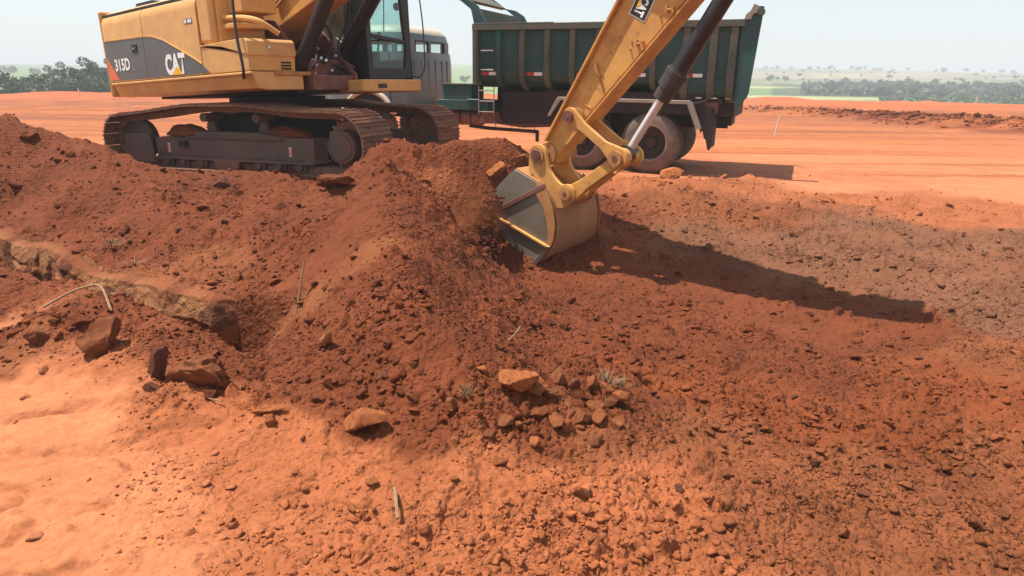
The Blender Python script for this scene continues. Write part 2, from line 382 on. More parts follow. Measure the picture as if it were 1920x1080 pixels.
# ------------------------------------------------------------------ terrain heights
# control points: x, y, height, roughness, soil type
CTRL = [
    (-1.74, 1.93, 0, 0.05, 'S'), (-1.2, 1.94, 0, 0.25, 'S'), (-0.92, 1.95, 0, 0.6, 'O'), (-0.47, 1.96, 0, 0.7, 'O'), (0.09, 1.97, 0, 0.9, 'O'),
    (0.57, 2.03, -0.05, 0.9, 'O'), (1.29, 2.13, -0.12, 1, 'B'), (1.97, 2.18, -0.15, 1, 'B'), (-2.3, 2.72, 0, 0, 'S'), (-1.71, 2.52, 0, 0.15, 'S'),
    (-1.4, 2.49, 0.02, 0.45, 'S'), (-1.15, 2.53, 0, 0.6, 'O'), (-0.79, 2.49, 0.03, 0.8, 'O'), (-0.35, 2.5, 0.03, 0.8, 'O'), (-0.01, 2.36, 0, 0.8, 'O'),
    (0.32, 2.4, -0.02, 1, 'O'), (0.59, 2.73, -0.05, 1, 'O'), (0.96, 2.73, -0.1, 1, 'B'), (1.67, 2.9, -0.2, 1, 'B'), (2.59, 3.1, -0.25, 1, 'B'),
    (-2.82, 3.43, 0, 0, 'S'), (-2.02, 3.06, 0.01, 0, 'S'), (-1.49, 2.95, 0.02, 0.2, 'O'), (-1.11, 2.75, 0.05, 0.6, 'O'), (-0.74, 2.73, 0.07, 0.8, 'O'),
    (-2.36, 3.4, 0.02, 0.1, 'S'), (-3.34, 4.17, 0.03, 0.3, 'S'), (-2.86, 3.77, 0.05, 0.6, 'B'), (-2.28, 3.53, 0.06, 0.7, 'O'), (-1.64, 3.13, 0.07, 0.7, 'O'),
    (-1.24, 3, 0.08, 0.8, 'O'), (-3.54, 4.49, 0.2, 1, 'D'), (-3.44, 4.33, 0.12, 1, 'D'), (-3.08, 4.08, 0.14, 1, 'D'), (-4.06, 4.44, 0.15, 1, 'D'),
    (-2.89, 4.06, 0.22, 1, 'D'), (-2.55, 4.04, 0.16, 1, 'D'), (-1.99, 3.77, 0.13, 1, 'D'), (-1.5, 3.49, 0.09, 1, 'D'), (-1.08, 3.16, 0.12, 1, 'D'),
    (-6, 7.87, 0.06, 1, 'D'), (-4.74, 7.06, 0.06, 1, 'D'), (-3.54, 6.19, 0.06, 1, 'D'), (-2.54, 5.6, 0.08, 1, 'B'), (-1.79, 5.25, 0.14, 1, 'D'),
    (-6.09, 8.09, 0.4, 1, 'D'), (-4.7, 7.36, 0.35, 1, 'D'), (-3.5, 6.68, 0.32, 1, 'D'), (-2.57, 6.31, 0.3, 1, 'D'), (-1.69, 5.89, 0.4, 1, 'D'),
    (-4.58, 7.67, 0.42, 1, 'D'), (-4.13, 7.96, 0.38, 1, 'D'), (-3.13, 7.78, 0.36, 1, 'D'), (-2.12, 7.48, 0.42, 1, 'D'), (-4.63, 5.97, 0.1, 1, 'D'),
    (-1.24, 6.07, 0.8, 0.7, 'D'), (-0.94, 5.95, 0.82, 1, 'D'), (-1.28, 5.37, 0.6, 0.8, 'D'), (-0.87, 4.98, 0.68, 1, 'D'), (-1.46, 5.01, 0.34, 0.35, 'D'),
    (-1, 4.41, 0.5, 0.45, 'B'), (-0.62, 4.23, 0.55, 1, 'D'), (-1.47, 4.46, 0.14, 0.8, 'B'), (-1.05, 3.98, 0.34, 0.7, 'D'), (-0.68, 3.75, 0.42, 1, 'D'),
    (-0.42, 4.22, 0.27, 1, 'D'), (-0.08, 5.12, -0.02, 1, 'D'), (0.29, 5.9, -0.27, 1, 'D'), (-1.48, 4.11, 0, 1, 'D'), (-1.01, 3.55, 0.2, 1, 'D'),
    (-0.65, 3.24, 0.33, 1, 'D'), (-0.36, 3.32, 0.3, 1, 'D'), (-0.09, 3.91, 0.1, 1, 'D'), (0.34, 4.43, -0.1, 1, 'D'), (-1, 3.27, 0.1, 1, 'D'),
    (-0.68, 3.09, 0.16, 1, 'D'), (-0.33, 3, 0.18, 1, 'D'), (-0.02, 3.07, 0.15, 1, 'D'), (0.39, 3.23, 0.08, 1, 'D'), (0.74, 3.56, -0.08, 1, 'D'),
    (-0.43, 2.8, 0.06, 1, 'D'), (-0.02, 2.85, 0.04, 1, 'D'), (0.37, 2.93, 0, 1, 'B'), (1.31, 10.64, 0.12, 1, 'O'), (2.5, 11.17, 0.1, 1, 'O'),
    (3.81, 11.17, 0.03, 1, 'O'), (4.77, 10.36, 0, 0.9, 'O'), (5.66, 9.11, 0, 0.8, 'O'), (6.65, 8.99, 0, 0.6, 'O'), (1.11, 8.37, 0.05, 1, 'D'),
    (2.01, 8.85, 0.04, 1, 'B'), (3.03, 8.76, 0, 1, 'B'), (4.4, 8.04, -0.04, 1, 'G'), (5.72, 7.64, -0.06, 1, 'G'), (1.18, 7.78, -0.15, 1, 'B'),
    (2.13, 7.89, -0.1, 1, 'G'), (3.31, 7.68, -0.1, 1, 'G'), (0.46, 7.27, -0.22, 1, 'D'), (0.81, 7.14, -0.3, 0.6, 'D'), (1.84, 6.64, -0.32, 0.6, 'D'),
    (2.71, 6.08, -0.4, 0.6, 'D'), (3.49, 5.67, -0.45, 0.8, 'D'), (3, 6.87, -0.2, 1, 'G'), (3.97, 6.16, -0.2, 1, 'G'), (4.33, 5.56, -0.3, 1, 'G'),
    (3.7, 4.76, -0.36, 1, 'B'), (0.84, 5.3, -0.25, 1, 'D'), (1.46, 5.15, -0.28, 1, 'D'), (2.18, 4.76, -0.38, 1, 'D'), (3.04, 4.49, -0.42, 1, 'R'),
    (3.15, 3.89, -0.28, 1, 'R'), (0.98, 3.92, -0.18, 1, 'R'), (1.53, 3.59, -0.22, 1, 'R'), (2.22, 3.41, -0.25, 1, 'R'), (0.7, 4.37, -0.15, 1, 'D'),
    (0.98, 3.27, -0.12, 1, 'B'), (-0.79, 7.7, 0.58, 0.7, 'O'), (-0.29, 7.9, 0.56, 1, 'D'), (-0.83, 7.4, 0.21, 1, 'D'), (-0.37, 7.65, 0.17, 1, 'D'),
    (-0.64, 7.2, 0.02, 1, 'D'), (-0.46, 7.05, -0.17, 1, 'D'), (-0.89, 6.9, 0.09, 1, 'D'), (-0, 6.9, -0.27, 1, 'D'), (0.28, 6.95, -0.34, 0.8, 'D'),
    (0.86, 7.7, -0.17, 1, 'D'), (-5.48, 8.3, 0.63, 1, 'D'), (-6.27, 8.6, 0.66, 1, 'D'), (-6.96, 9.5, 1.09, 1, 'D'), (-6.08, 9.2, 0.91, 1, 'D'),
    (-5.27, 8.9, 0.74, 1, 'D'), (-1.37, 8, 1.01, 0.9, 'D'), (-0.64, 8.1, 0.94, 0.9, 'D'), (-0.14, 8.1, 0.92, 1, 'D'), (0.23, 8.2, 0.75, 1, 'D'),
    (-2.04, 8.1, 0.48, 0.8, 'D'), (-1.64, 8.1, 0.8, 0.8, 'D'), (-1, 8.5, 0.62, 1, 'D'), (-0.9, 7.9, 0.86, 1, 'D'), (-8.5, 9.8, 1.2, 1, 'D'),
    (-7.4, 10.8, 0.6, 1, 'D'), (-5.9, 10.3, 0.35, 1, 'D'), (-9, 12, 0.1, 0.3, 'S'), (-7, 12.3, 0.02, 0.2, 'S'), (-4.2, 9.6, 0.37, 0.8, 'D'),
    (-2.2, 8.9, 0.37, 0.8, 'D'), (-3.3, 8.7, 0.38, 1, 'D'), (-5.2, 9.2, 0.42, 1, 'D'), (-6, 8.6, 0.6, 1, 'D'), (-6.5, 8, 0.55, 1, 'D'),
    (-3, 11.5, 0.3, 0.6, 'D'), (-1.3, 10.2, 0.35, 0.6, 'D'), (-5.3, 11.3, 0.3, 0.5, 'D'), (-3, 13, 0, 0.2, 'S'), (0, 10, 0.2, 0.6, 'O'),
    (-0.5, 9.2, 0.5, 0.9, 'D'), (0.6, 9.5, 0.25, 0.8, 'O'), (-8, 7.5, 0.55, 1, 'D'), (-7, 8, 0.62, 1, 'D'), (-6, 6, 0.15, 1, 'D'),
    (-8, 5.5, 0.1, 1, 'D'), (-4.6, 4.7, 0.15, 1, 'D'), (-5.5, 5.2, 0.15, 1, 'D'), (-5, 4.5, 0.15, 1, 'D'), (-4, 3.4, 0, 0.1, 'S'),
    (-3, 2, 0, 0, 'S'), (-1, 1, 0, 0.2, 'S'), (1, 1, -0.02, 0.9, 'O'), (3, 1.5, -0.15, 1, 'B'), (4.5, 3, -0.25, 1, 'B'),
    (6, 5, -0.1, 1, 'B'), (8, 8, -0.03, 0.8, 'O'), (6, 8.5, 0, 0.5, 'O'), (0, -2, 0, 0.3, 'S'), (-5, -1, 0, 0, 'S'),
    (5, -1, -0.1, 0.6, 'O'), (1, 11.5, 0, 0.25, 'S'), (3, 11.8, 0, 0.1, 'S'), (5, 11, 0, 0.05, 'S'), (8, 10.5, 0, 0.15, 'S'),
    (11, 9, 0, 0.2, 'S'), (14, 12, 0, 0.05, 'S'), (9, 5, 0, 0.6, 'O'), (17, 0, 0, 0.04, 'S'), (15.7, 6.5, 0, 0.04, 'S'),
    (12, 12, 0, 0.04, 'S'), (6.5, 15.7, 0, 0.04, 'S'), (0, 17, 0, 0.04, 'S'), (-6.5, 15.7, 0, 0.04, 'S'), (-12, 12, 0, 0.04, 'S'),
    (-15.7, 6.5, 0, 0.04, 'S'), (-17, 0, 0, 0.04, 'S'), (-15.7, -6.5, 0, 0.04, 'S'), (-12, -12, 0, 0.04, 'S'), (-6.5, -15.7, 0, 0.04, 'S'),
    (-0, -17, 0, 0.04, 'S'), (6.5, -15.7, 0, 0.04, 'S'), (12, -12, 0, 0.04, 'S'), (15.7, -6.5, 0, 0.04, 'S'),
]
CT = np.array([[a, b, c, d] for a, b, c, d, e in CTRL])
SOIL = {'S': (0.43, 0.155, 0.068), 'O': (0.315, 0.098, 0.038), 'D': (0.145, 0.038, 0.014), 'B': (0.20, 0.063, 0.024),
        'G': (0.175, 0.071, 0.036), 'R': (0.175, 0.046, 0.015), 'T': (0.28, 0.115, 0.05)}
CC = np.array([SOIL[e] for *_, e in CTRL])
def _phi(r): return np.sqrt(r * r + 0.03)
_n = len(CT)
_A = np.zeros((_n + 1, _n + 1))
_d = np.hypot(CT[:, None, 0] - CT[None, :, 0], CT[:, None, 1] - CT[None, :, 1])
_A[:_n, :_n] = _phi(_d) - 0.02 * np.eye(_n); _A[_n, :_n] = 1; _A[:_n, _n] = 1
_W = np.linalg.solve(_A, np.append(CT[:, 2], 0))
TR_NEAR = [(-9.3, 9.6), (-6.5, 7.5), (-4.56, 5.67), (-3.62, 5.04), (-2.94, 4.64), (-2.36, 4.26), (-1.86, 4.0)]
TR_FAR = [(-10, 10.8), (-7.3, 8.75), (-5.32, 6.93), (-4.18, 6.18), (-3.43, 5.62), (-2.71, 5.25), (-2.27, 5.05), (-1.72, 4.78)]

def poly_dist(x, y, pl):
    """distance to polyline and signed side (positive = left of travel)"""
    best = np.full(x.shape, 1e9); side = np.zeros(x.shape)
    for (ax, ay), (bx, by) in zip(pl[:-1], pl[1:]):
        dx, dy = bx - ax, by - ay
        t = np.clip(((x - ax) * dx + (y - ay) * dy) / (dx * dx + dy * dy), 0, 1)
        d = np.hypot(x - ax - t * dx, y - ay - t * dy)
        c = dx * (y - ay) - dy * (x - ax)
        m = d < best
        best = np.where(m, d, best); side = np.where(m, np.sign(c), side)
    return best, side
def sstep(a, b, v):
    t = np.clip((v - a) / (b - a), 0, 1); return t * t * (3 - 2 * t)

def soil_at(x, y):
    """roughness, colour (n,3) of the soil at x, y"""
    wx = x + 0.26 * fbm(x * 1.5, y * 1.5, 5, 5, 0.62); wy = y + 0.26 * fbm(x * 1.5, y * 1.5, 5, 9, 0.62)
    num = np.zeros(x.shape); col = np.zeros(x.shape + (3,)); den = np.zeros(x.shape)
    for (a, b, c, d), k in zip(CT, CC):
        w_ = 1.0 / ((wx - a) ** 2 + (wy - b) ** 2 + 0.004) ** 2.4
        den += w_; num += w_ * d; col += w_[..., None] * k
    return num / den, col / den[..., None]

def base_h(x, y):
    sh = x.shape; xf = x.ravel(); yf = y.ravel(); out = np.empty(xf.shape)
    for i in range(0, len(xf), 20000):
        a = xf[i:i + 20000]; b = yf[i:i + 20000]
        r = np.hypot(a[:, None] - CT[None, :, 0], b[:, None] - CT[None, :, 1])
        out[i:i + 20000] = _phi(r) @ _W[:_n] + _W[_n]
    out = out.reshape(sh)
    rad = np.hypot(x, y)
    return out * (1 - sstep(14.5, 17.5, rad))

BERM = [(6, 64), (13.4, 41.7), (16.4, 36.4), (17.5, 30.8), (18.6, 26.0), (22, 21)]
def height(x, y, fine=True):
    r = np.hypot(x, y)
    z = base_h(x, y)
    rough, col = soil_at(x, y)
    near = 1 - sstep(17, 30, r)
    rough = rough * near + 0.03 * (1 - near)
    # broad undulation
    z = z + 0.10 * rough * fbm(x * 0.9, y * 0.9, 3, 31) * near
    # trench
    dn, sn = poly_dist(x + 0.05 * fbm(x * 3, y * 3, 3, 2), y + 0.05 * fbm(x * 3, y * 3, 3, 3), TR_NEAR)
    df, sf = poly_dist(x, y, TR_FAR)
    ins = np.where((sn > 0) & (sf < 0), 1.0, 0.0)
    cut = ins * np.minimum(sstep(0.0, 0.09, df), sstep(0.0, 0.34, dn)) * sstep(-1.40, -2.25, x)
    layer = 0.06 * np.floor((df + 0.03 * fbm(x * 4, y * 4, 2, 12)) / 0.05).clip(0, 3)
    floor_z = -0.70 + 0.10 * fbm(x * 2, y * 2, 3, 21)
    z = z * (1 - cut) + floor_z * cut + 0.0 * layer
    # pale cut wall colour
    wn = (0.72 + 0.55 * fbm(x * 7, z * 9 + y * 3, 4, 431))[..., None]
    wallm = np.clip(ins * sstep(0.34, 0.02, df) * sstep(-2.05, -2.4, x), 0, 1)[..., None]
    col = col * (1 - wallm) + np.array(SOIL['T']) * wn * wallm
    rough = rough * (1 - 0.75 * wallm[..., 0])
    # dark windrow across the graded plain
    db, sb = poly_dist(x + 0.9 * fbm(x * .3, y * .3, 3, 77), y + 0.9 * fbm(x * .3, y * .3, 3, 78), BERM)
    wid = 1.2 + 2.0 * sstep(42, 22, y)
    bm_ = np.clip(1 - (db / wid) ** 2, 0, 1) * (0.65 + 0.5 * fbm(x * .7, y * .7, 3, 80))
    bm_ = np.clip(bm_, 0, 1)
    z = z + bm_ * (0.30 + 0.22 * sstep(42, 22, y)) * (1 + 0.3 * fbm(x * 1.6, y * 1.6, 3, 81))
    k = sstep(0.02, 0.15, bm_)[..., None]
    col = col * (1 - k) + np.array((0.15, 0.037, 0.013)) * k
    # graded plain: low streaks left by the blade
    pl = sstep(10.5, 14, r) * (1 - rough)
    st = fbm(x * 0.045 + 3, (y + 0.10 * x) * 0.85, 4, 41)
    z = z + pl * 0.05 * np.maximum(0, st) ** 1.0
    rid = np.clip(1 - np.abs(fbm(x * 0.03 + 9, (y + 0.12 * x) * 0.30, 3, 43)) / 0.05, 0, 1)
    rid = rid * sstep(0.0, 0.3, fbm(x * 0.12, y * 0.12, 2, 44) + 0.1)
    z = z + pl * 0.05 * rid
    mixc = (np.clip(0.5 + 1.5 * st, 0, 1) * 0.75 + rid * 0.6)[..., None] * pl[..., None]
    col = col * (1 - mixc) + np.array((0.40, 0.125, 0.043)) * mixc
    far = sstep(46, 60, r + 3 * fbm(x * .05, y * .05, 2, 50))[..., None] * 0.75
    col = col * (1 - far) + np.array((0.42, 0.105, 0.036)) * far
    # soft sand folds and prints in the smooth foreground
    # raked streaks on the dug field to the right
    fld = near * sstep(0.8, 2.2, x) * sstep(0.4, .9, rough)
    sx_ = x * 0.80 - y * 0.60; sy_ = x * 0.60 + y * 0.80
    z = z + fld * (0.020 * fbm(sx_ * 0.7, sy_ * 7.0, 3, 301) + 0.05 * np.maximum(0, fbm(sx_ * 0.5, sy_ * 2.6, 2, 305)))
    sm = (1 - sstep(0.1, 0.55, rough)) * (1 - sstep(6, 10, r))
    fold = np.abs(fbm(x * 1.5 + y * 0.7, y * 2.4 - x * .5, 4, 61, 0.45))
    z = z - sm * 0.042 * np.clip(1 - fold / 0.16, 0, 1) + sm * 0.035 * fbm(x * 1.1, y * 1.3, 3, 63)
    if fine:
        d2 = near * np.clip(rough, 0, 1) ** 1.3
        brk = np.clip(0.42 + 1.3 * fbm(x * 0.9, y * 0.9, 3, 91), 0.05, 1.4)
        brk2 = np.clip(0.6 + 1.2 * fbm(x * 2.3, y * 2.3, 2, 95), 0.2, 1.4)
        wx = x + 0.03 * fbm(x * 9, y * 9, 2, 101); wy = y + 0.03 * fbm(x * 9, y * 9, 2, 103)
        q = lumps(wx, wy, 0.30, 111, 0.40, 0.55) * brk
        q = q + lumps(wx, wy, 0.125, 121, 0.6, 0.7) * brk2
        q = q + lumps(wx, wy, 0.055, 131, 0.75, 0.8) * (0.35 + 0.65 * brk2)
        q = q + lumps(x, y, 0.026, 141, 0.75, 0.8) * (1 - sstep(5, 9, r)) * 1.1
        z = z + d2 * (0.95 * q + 0.03 * fbm(x * 6, y * 6, 4, 151))
        z = z + (1 - sstep(5, 9, r)) * 0.0025 * fbm(x * 40, y * 40, 3, 161)
        # earth clods take a slightly different tint
        tint = (fbm(x * 2.7, y * 2.7, 3, 171))[..., None] * 0.16 * d2[..., None]
        col = col * (1 + tint)
        brkm = (sstep(10, 12, r) * (1 - rough))[..., None]
    # plateau edge
    az = np.arctan2(x, y)
    edge = 70 + 5 * np.sin(az * 3 + 1) + 2 * fbm(x * .06, y * .06, 3, 181)
    z = z + 0.35 * np.exp(-((r - edge + 3) / 1.6) ** 2) * np.clip(fbm(az * 14, az * 3, 3, 183) + .3, 0, 1)
    z = z - 7 * sstep(0, 16, r - edge)
    return z, col, rough

def hz(x, y):
    z, c, r = height(np.array([float(x)]), np.array([float(y)]), True)
    return float(z[0])

def soil_material():
    m, t, b, n, l = newmat('soil')
    at = n.new('ShaderNodeAttribute'); at.attribute_name = 'soil'
    a = noise(n, l, 2.2, 10, 0.72)
    r1 = ramp(n, l, a.outputs[0], [(0.25, (0.72, 0.70, 0.68)), (0.5, (1.0, 1.0, 1.0)), (0.8, (1.18, 1.22, 1.26))])
    a2 = noise(n, l, 28, 8, 0.7)
    r2 = ramp(n, l, a2.outputs[0], [(0.3, (0.80, 0.78, 0.76)), (0.7, (1.14, 1.16, 1.18))])
    m1 = n.new('ShaderNodeMixRGB'); m1.blend_type = 'MULTIPLY'; m1.inputs[0].default_value = 1
    m2 = n.new('ShaderNodeMixRGB'); m2.blend_type = 'MULTIPLY'; m2.inputs[0].default_value = 1
    l.new(at.outputs['Color'], m1.inputs[1]); l.new(r1.outputs[0], m1.inputs[2])
    l.new(m1.outputs[0], m2.inputs[1]); l.new(r2.outputs[0], m2.inputs[2])
    # long blade and tyre streaks on the graded plain (more than 11 m from the origin)
    tcx = n.new('ShaderNodeTexCoord'); mp = n.new('ShaderNodeMapping'); mp.inputs['Rotation'].default_value = (0, 0, R(9)); mp.inputs['Scale'].default_value = (0.05, 1.15, 0)
    l.new(tcx.outputs['Object'], mp.inputs[0])
    sn = n.new('ShaderNodeTexNoise'); sn.inputs['Scale'].default_value = 1.0; sn.inputs['Detail'].default_value = 7; sn.inputs['Roughness'].default_value = .68; l.new(mp.outputs[0], sn.inputs['Vector'])
    sr = ramp(n, l, sn.outputs[0], [(0.36, (0.66, 0.55, 0.50)), (0.47, (1, 1, 1)), (0.62, (1.10, 1.14, 1.16))])
    ln_ = n.new('ShaderNodeVectorMath'); ln_.operation = 'LENGTH'; l.new(tcx.outputs['Object'], ln_.inputs[0])
    dm = n.new('ShaderNodeMapRange'); dm.inputs['From Min'].default_value = 11; dm.inputs['From Max'].default_value = 15; l.new(ln_.outputs['Value'], dm.inputs['Value'])
    dm2 = n.new('ShaderNodeMapRange'); dm2.inputs['From Min'].default_value = 85; dm2.inputs['From Max'].default_value = 75; l.new(ln_.outputs['Value'], dm2.inputs['Value'])
    dmm = n.new('ShaderNodeMath'); dmm.operation = 'MULTIPLY'; l.new(dm.outputs[0], dmm.inputs[0]); l.new(dm2.outputs[0], dmm.inputs[1])
    m3 = n.new('ShaderNodeMixRGB'); m3.blend_type = 'MULTIPLY'; l.new(dmm.outputs[0], m3.inputs[0]); l.new(m2.outputs[0], m3.inputs[1]); l.new(sr.outputs[0], m3.inputs[2])
    l.new(m3.outputs[0], b.inputs['Base Color'])
    b.inputs['Roughness'].default_value = 0.95
    b.inputs['Specular IOR Level'].default_value = 0.15
    # relief: crumbs (inverted cells at three sizes) over grain, as strong as the soil is rough
    tc = n.new('ShaderNodeTexCoord'); prev = None
    ra_ = n.new('ShaderNodeMapRange'); ra_.inputs['To Min'].default_value = 0.12; ra_.inputs['To Max'].default_value = 0.85
    cl_ = noise(n, l, 1.7, 4, 0.6); cr_ = n.new('ShaderNodeMapRange'); cr_.inputs['From Min'].default_value = .4; cr_.inputs['From Max'].default_value = .62; cr_.inputs['To Min'].default_value = .35; l.new(cl_.outputs[0], cr_.inputs['Value'])
    am_ = n.new('ShaderNodeMath'); am_.operation = 'MULTIPLY'; l.new(at.outputs['Alpha'], am_.inputs[0]); l.new(cr_.outputs[0], am_.inputs[1]); l.new(am_.outputs[0], ra_.inputs['Value'])
    wv = noise(n, l, 14, 3, 0.6); wm = n.new('ShaderNodeVectorMath'); wm.operation = 'MULTIPLY_ADD'; wm.inputs[1].default_value = (.06, .06, .06)
    l.new(wv.outputs['Color'], wm.inputs[0]); l.new(tc.outputs['Object'], wm.inputs[2])
    for sc_, ds_ in ((16, 0.030), (38, 0.015)):
        vo = n.new('ShaderNodeTexVoronoi'); vo.inputs['Scale'].default_value = sc_; vo.inputs['Randomness'].default_value = 1.0
        l.new(wm.outputs[0], vo.inputs['Vector'])
        iv = n.new('ShaderNodeMapRange'); iv.inputs['From Min'].default_value = 0.55; iv.inputs['From Max'].default_value = 0.15; l.new(vo.outputs['Distance'], iv.inputs['Value'])
        bp = n.new('ShaderNodeBump'); bp.inputs['Distance'].default_value = ds_
        l.new(ra_.outputs[0], bp.inputs['Strength']); l.new(iv.outputs[0], bp.inputs['Height'])
        if prev: l.new(prev.outputs[0], bp.inputs['Normal'])
        prev = bp
    f1 = noise(n, l, 70, 8, 0.75)
    bp = n.new('ShaderNodeBump'); bp.inputs['Strength'].default_value = 0.5; bp.inputs['Distance'].default_value = 0.010
    l.new(f1.outputs[0], bp.inputs['Height']); l.new(prev.outputs[0], bp.inputs['Normal'])
    l.new(bp.outputs[0], b.inputs['Normal'])
    return m
M['soil'] = soil_material()

def grid_object(name, X, Y, Z, colr, mat, close=True, rough=None):
    nr, nc = X.shape
    co = np.stack([X, Y, Z], -1).reshape(-1, 3)
    me = bpy.data.meshes.new(name)
    i = np.arange(nr * nc).reshape(nr, nc)
    if close: i2 = np.concatenate([i, i[:, :1]], 1)
    else: i2 = i
    a = i2[:-1, :-1]; b = i2[:-1, 1:]; c = i2[1:, 1:]; d = i2[1:, :-1]
    q = np.stack([a, d, c, b], -1).reshape(-1, 4)
    me.vertices.add(len(co)); me.vertices.foreach_set('co', co.ravel())
    me.loops.add(q.size); me.loops.foreach_set('vertex_index', q.ravel().astype(np.int32))
    me.polygons.add(len(q)); me.polygons.foreach_set('loop_start', (np.arange(len(q)) * 4).astype(np.int32))
    me.polygons.foreach_set('use_smooth', np.ones(len(q), bool))
    me.update(calc_edges=True)
    if colr is not None:
        at = me.attributes.new('soil', 'FLOAT_COLOR', 'POINT')
        at.data.foreach_set('color', np.concatenate([colr.reshape(-1, 3), (np.zeros((nr * nc, 1)) if rough is None else rough.reshape(-1, 1))], 1).ravel().astype(np.float32))
    me.materials.append(mat)
    o = bpy.data.objects.new(name, me); COL.objects.link(o)
    return o

NCOL, NROW = 900, 620
# one polar sheet round the viewpoint, dense where the photograph looks
az_d = np.linspace(-R(45), R(45), int(NCOL))
az_s = np.linspace(R(45), R(315), 90)[1:-1]
azs = np.concatenate([az_d, az_s])
ang = np.linspace(R(62), R(1.15), int(NROW))
rad = np.concatenate([[0.02, 0.3, 0.6], CAM_H / np.tan(ang)])
rad = np.concatenate([rad, [87, 93]])
# extra rows where slopes face the viewpoint
rad = np.sort(np.concatenate([rad, np.linspace(2.5, 9.0, 150) + 0.0037]))
RR, AA = np.meshgrid(rad, azs, indexing='ij')
GX = RR * np.sin(AA); GY = RR * np.cos(AA)
GZ, GC, GR = height(GX, GY)
ground = grid_object('ground', GX, GY, GZ, GC, M['soil'], rough=np.clip(GR, 0, 1))
tag(ground, 'orange earth of the graded building site with dark dug soil heaps and a trench', kind='structure')

# cut clay face on the far side of the trench: broken blocks and ledges
def trench_face():
    P = np.array(TR_FAR); seg = np.hypot(*np.diff(P, axis=0).T); L = np.concatenate([[0], np.cumsum(seg)])
    nu, nv = 1000, 64
    u = np.linspace(L[1] * .6, L[-1], nu)
    bx = np.interp(u, L, P[:, 0]); by = np.interp(u, L, P[:, 1])
    sx = np.convolve(np.pad(bx, 30, 'edge'), np.ones(61) / 61, 'valid'); sy = np.convolve(np.pad(by, 30, 'edge'), np.ones(61) / 61, 'valid')
    tx, ty = np.gradient(sx), np.gradient(sy); ln = np.hypot(tx, ty); nx, ny = ty / ln, -tx / ln      # towards the trench
    v = np.linspace(0, 1, nv)
    U, V = np.meshgrid(u, v, indexing='ij')
    wu = U + .22 * fbm(U * 2.6, V * 2.2, 3, 401); wv_ = V + .16 * fbm(U * 1.6 + 7, V * 2.0, 3, 403)
    blk = h2(np.floor(wu / .42), np.floor(wv_ * 2.6 + h2(np.floor(wu / .42), np.floor(wu * 0), 9) * 2), 405)
    blk2 = h2(np.floor(wu / .15), np.floor(wv_ * 6), 407)
    rp_ = np.clip(V * 3.0, 0, 1)
    off = .085 + .06 * V + rp_ * (.06 * blk + .03 * blk2 + .03 * fbm(U * 5, V * 4, 4, 409)) + .02 * fbm(U * 1.6, U * 0, 3, 421)
    off = np.where(V < .05, off * (V / .05) - .06 * (1 - V / .05), off)
    end = np.clip((U - L[-1] + .55) / .5, 0, 1); off = off * (1 - end) - .30 * end
    lipx = sx - nx * .10; lipy = sy - ny * .10
    lz, lc, _ = height(lipx, lipy, False)
    lz = np.convolve(np.pad(lz, 12, 'edge'), np.ones(25) / 25, 'valid') + .035 * fbm(u * 3, u * 0, 3, 419)
    X = sx[:, None] + nx[:, None] * off; Y = sy[:, None] + ny[:, None] * off
    Z = lz[:, None] * (1 - V) + (-.74) * V + .02 * fbm(U * 3, V * 2.5, 3, 411) * (V > .05)
    base = np.array((.31, .135, .058)); dk = np.array((.10, .035, .018)); red = np.array((.27, .085, .034))
    a = np.clip(.5 + 1.3 * fbm(U * 1.4, V * 5, 4, 413), 0, 1)[..., None]
    col = base * a + red * (1 - a)
    hollow_shade = sstep(.12, .34, fbm(U * 4, V * 3.5, 4, 415))[..., None] * .8; off = off  # dark blotches paint the shade of hollows; the face itself is not dented
    col = col * (1 - hollow_shade) + dk * hollow_shade
    top = np.clip(1 - V / .10, 0, 1)[..., None]
    col = col * (1 - top) + lc[:, None, :] * top
    o = grid_object('trench_wall', X, Y, Z, col, M['soil'], close=False, rough=np.full(X.shape, .35))
    tag(o, 'cut face of tan clay along the far side of the trench', kind='structure')
trench_face()

# ------------------------------------------------------------------ fields and hills beyond the plateau
def hill_h(x, y):
    r = np.hypot(x, y); az = np.degrees(np.arctan2(x, y))
    top = np.interp(az, [-60, -37, -30, -22, -5, 0, 15, 19, 24, 30, 37, 60], [9, 9, 9, 10, 17, 17, 17, 17, 16, 14, 12, 10])
    z = np.interp(r, [60, 90, 150, 260, 420, 700, 950, 1500, 3500], [-5, -3.0, -3.2, -2.5, 1, 9, 16.5, 16, 0])
    z = np.where(r > 260, -2.5 + (z + 2.5) * (top + 2.5) / 19.0, z)
    return z + 0.9 * fbm(x * .006, y * .006, 3, 201) * sstep(150, 500, r)
ra = np.concatenate([np.linspace(60, 160, 30), np.geomspace(165, 1500, 90), [2200, 3500]])
aa = np.concatenate([np.linspace(-R(48), R(48), 300), np.linspace(R(48), R(312), 60)[1:-1]])
RR, AA = np.meshgrid(ra, aa, indexing='ij')
HX = RR * np.sin(AA); HY = RR * np.cos(AA); HZ = hill_h(HX, HY)
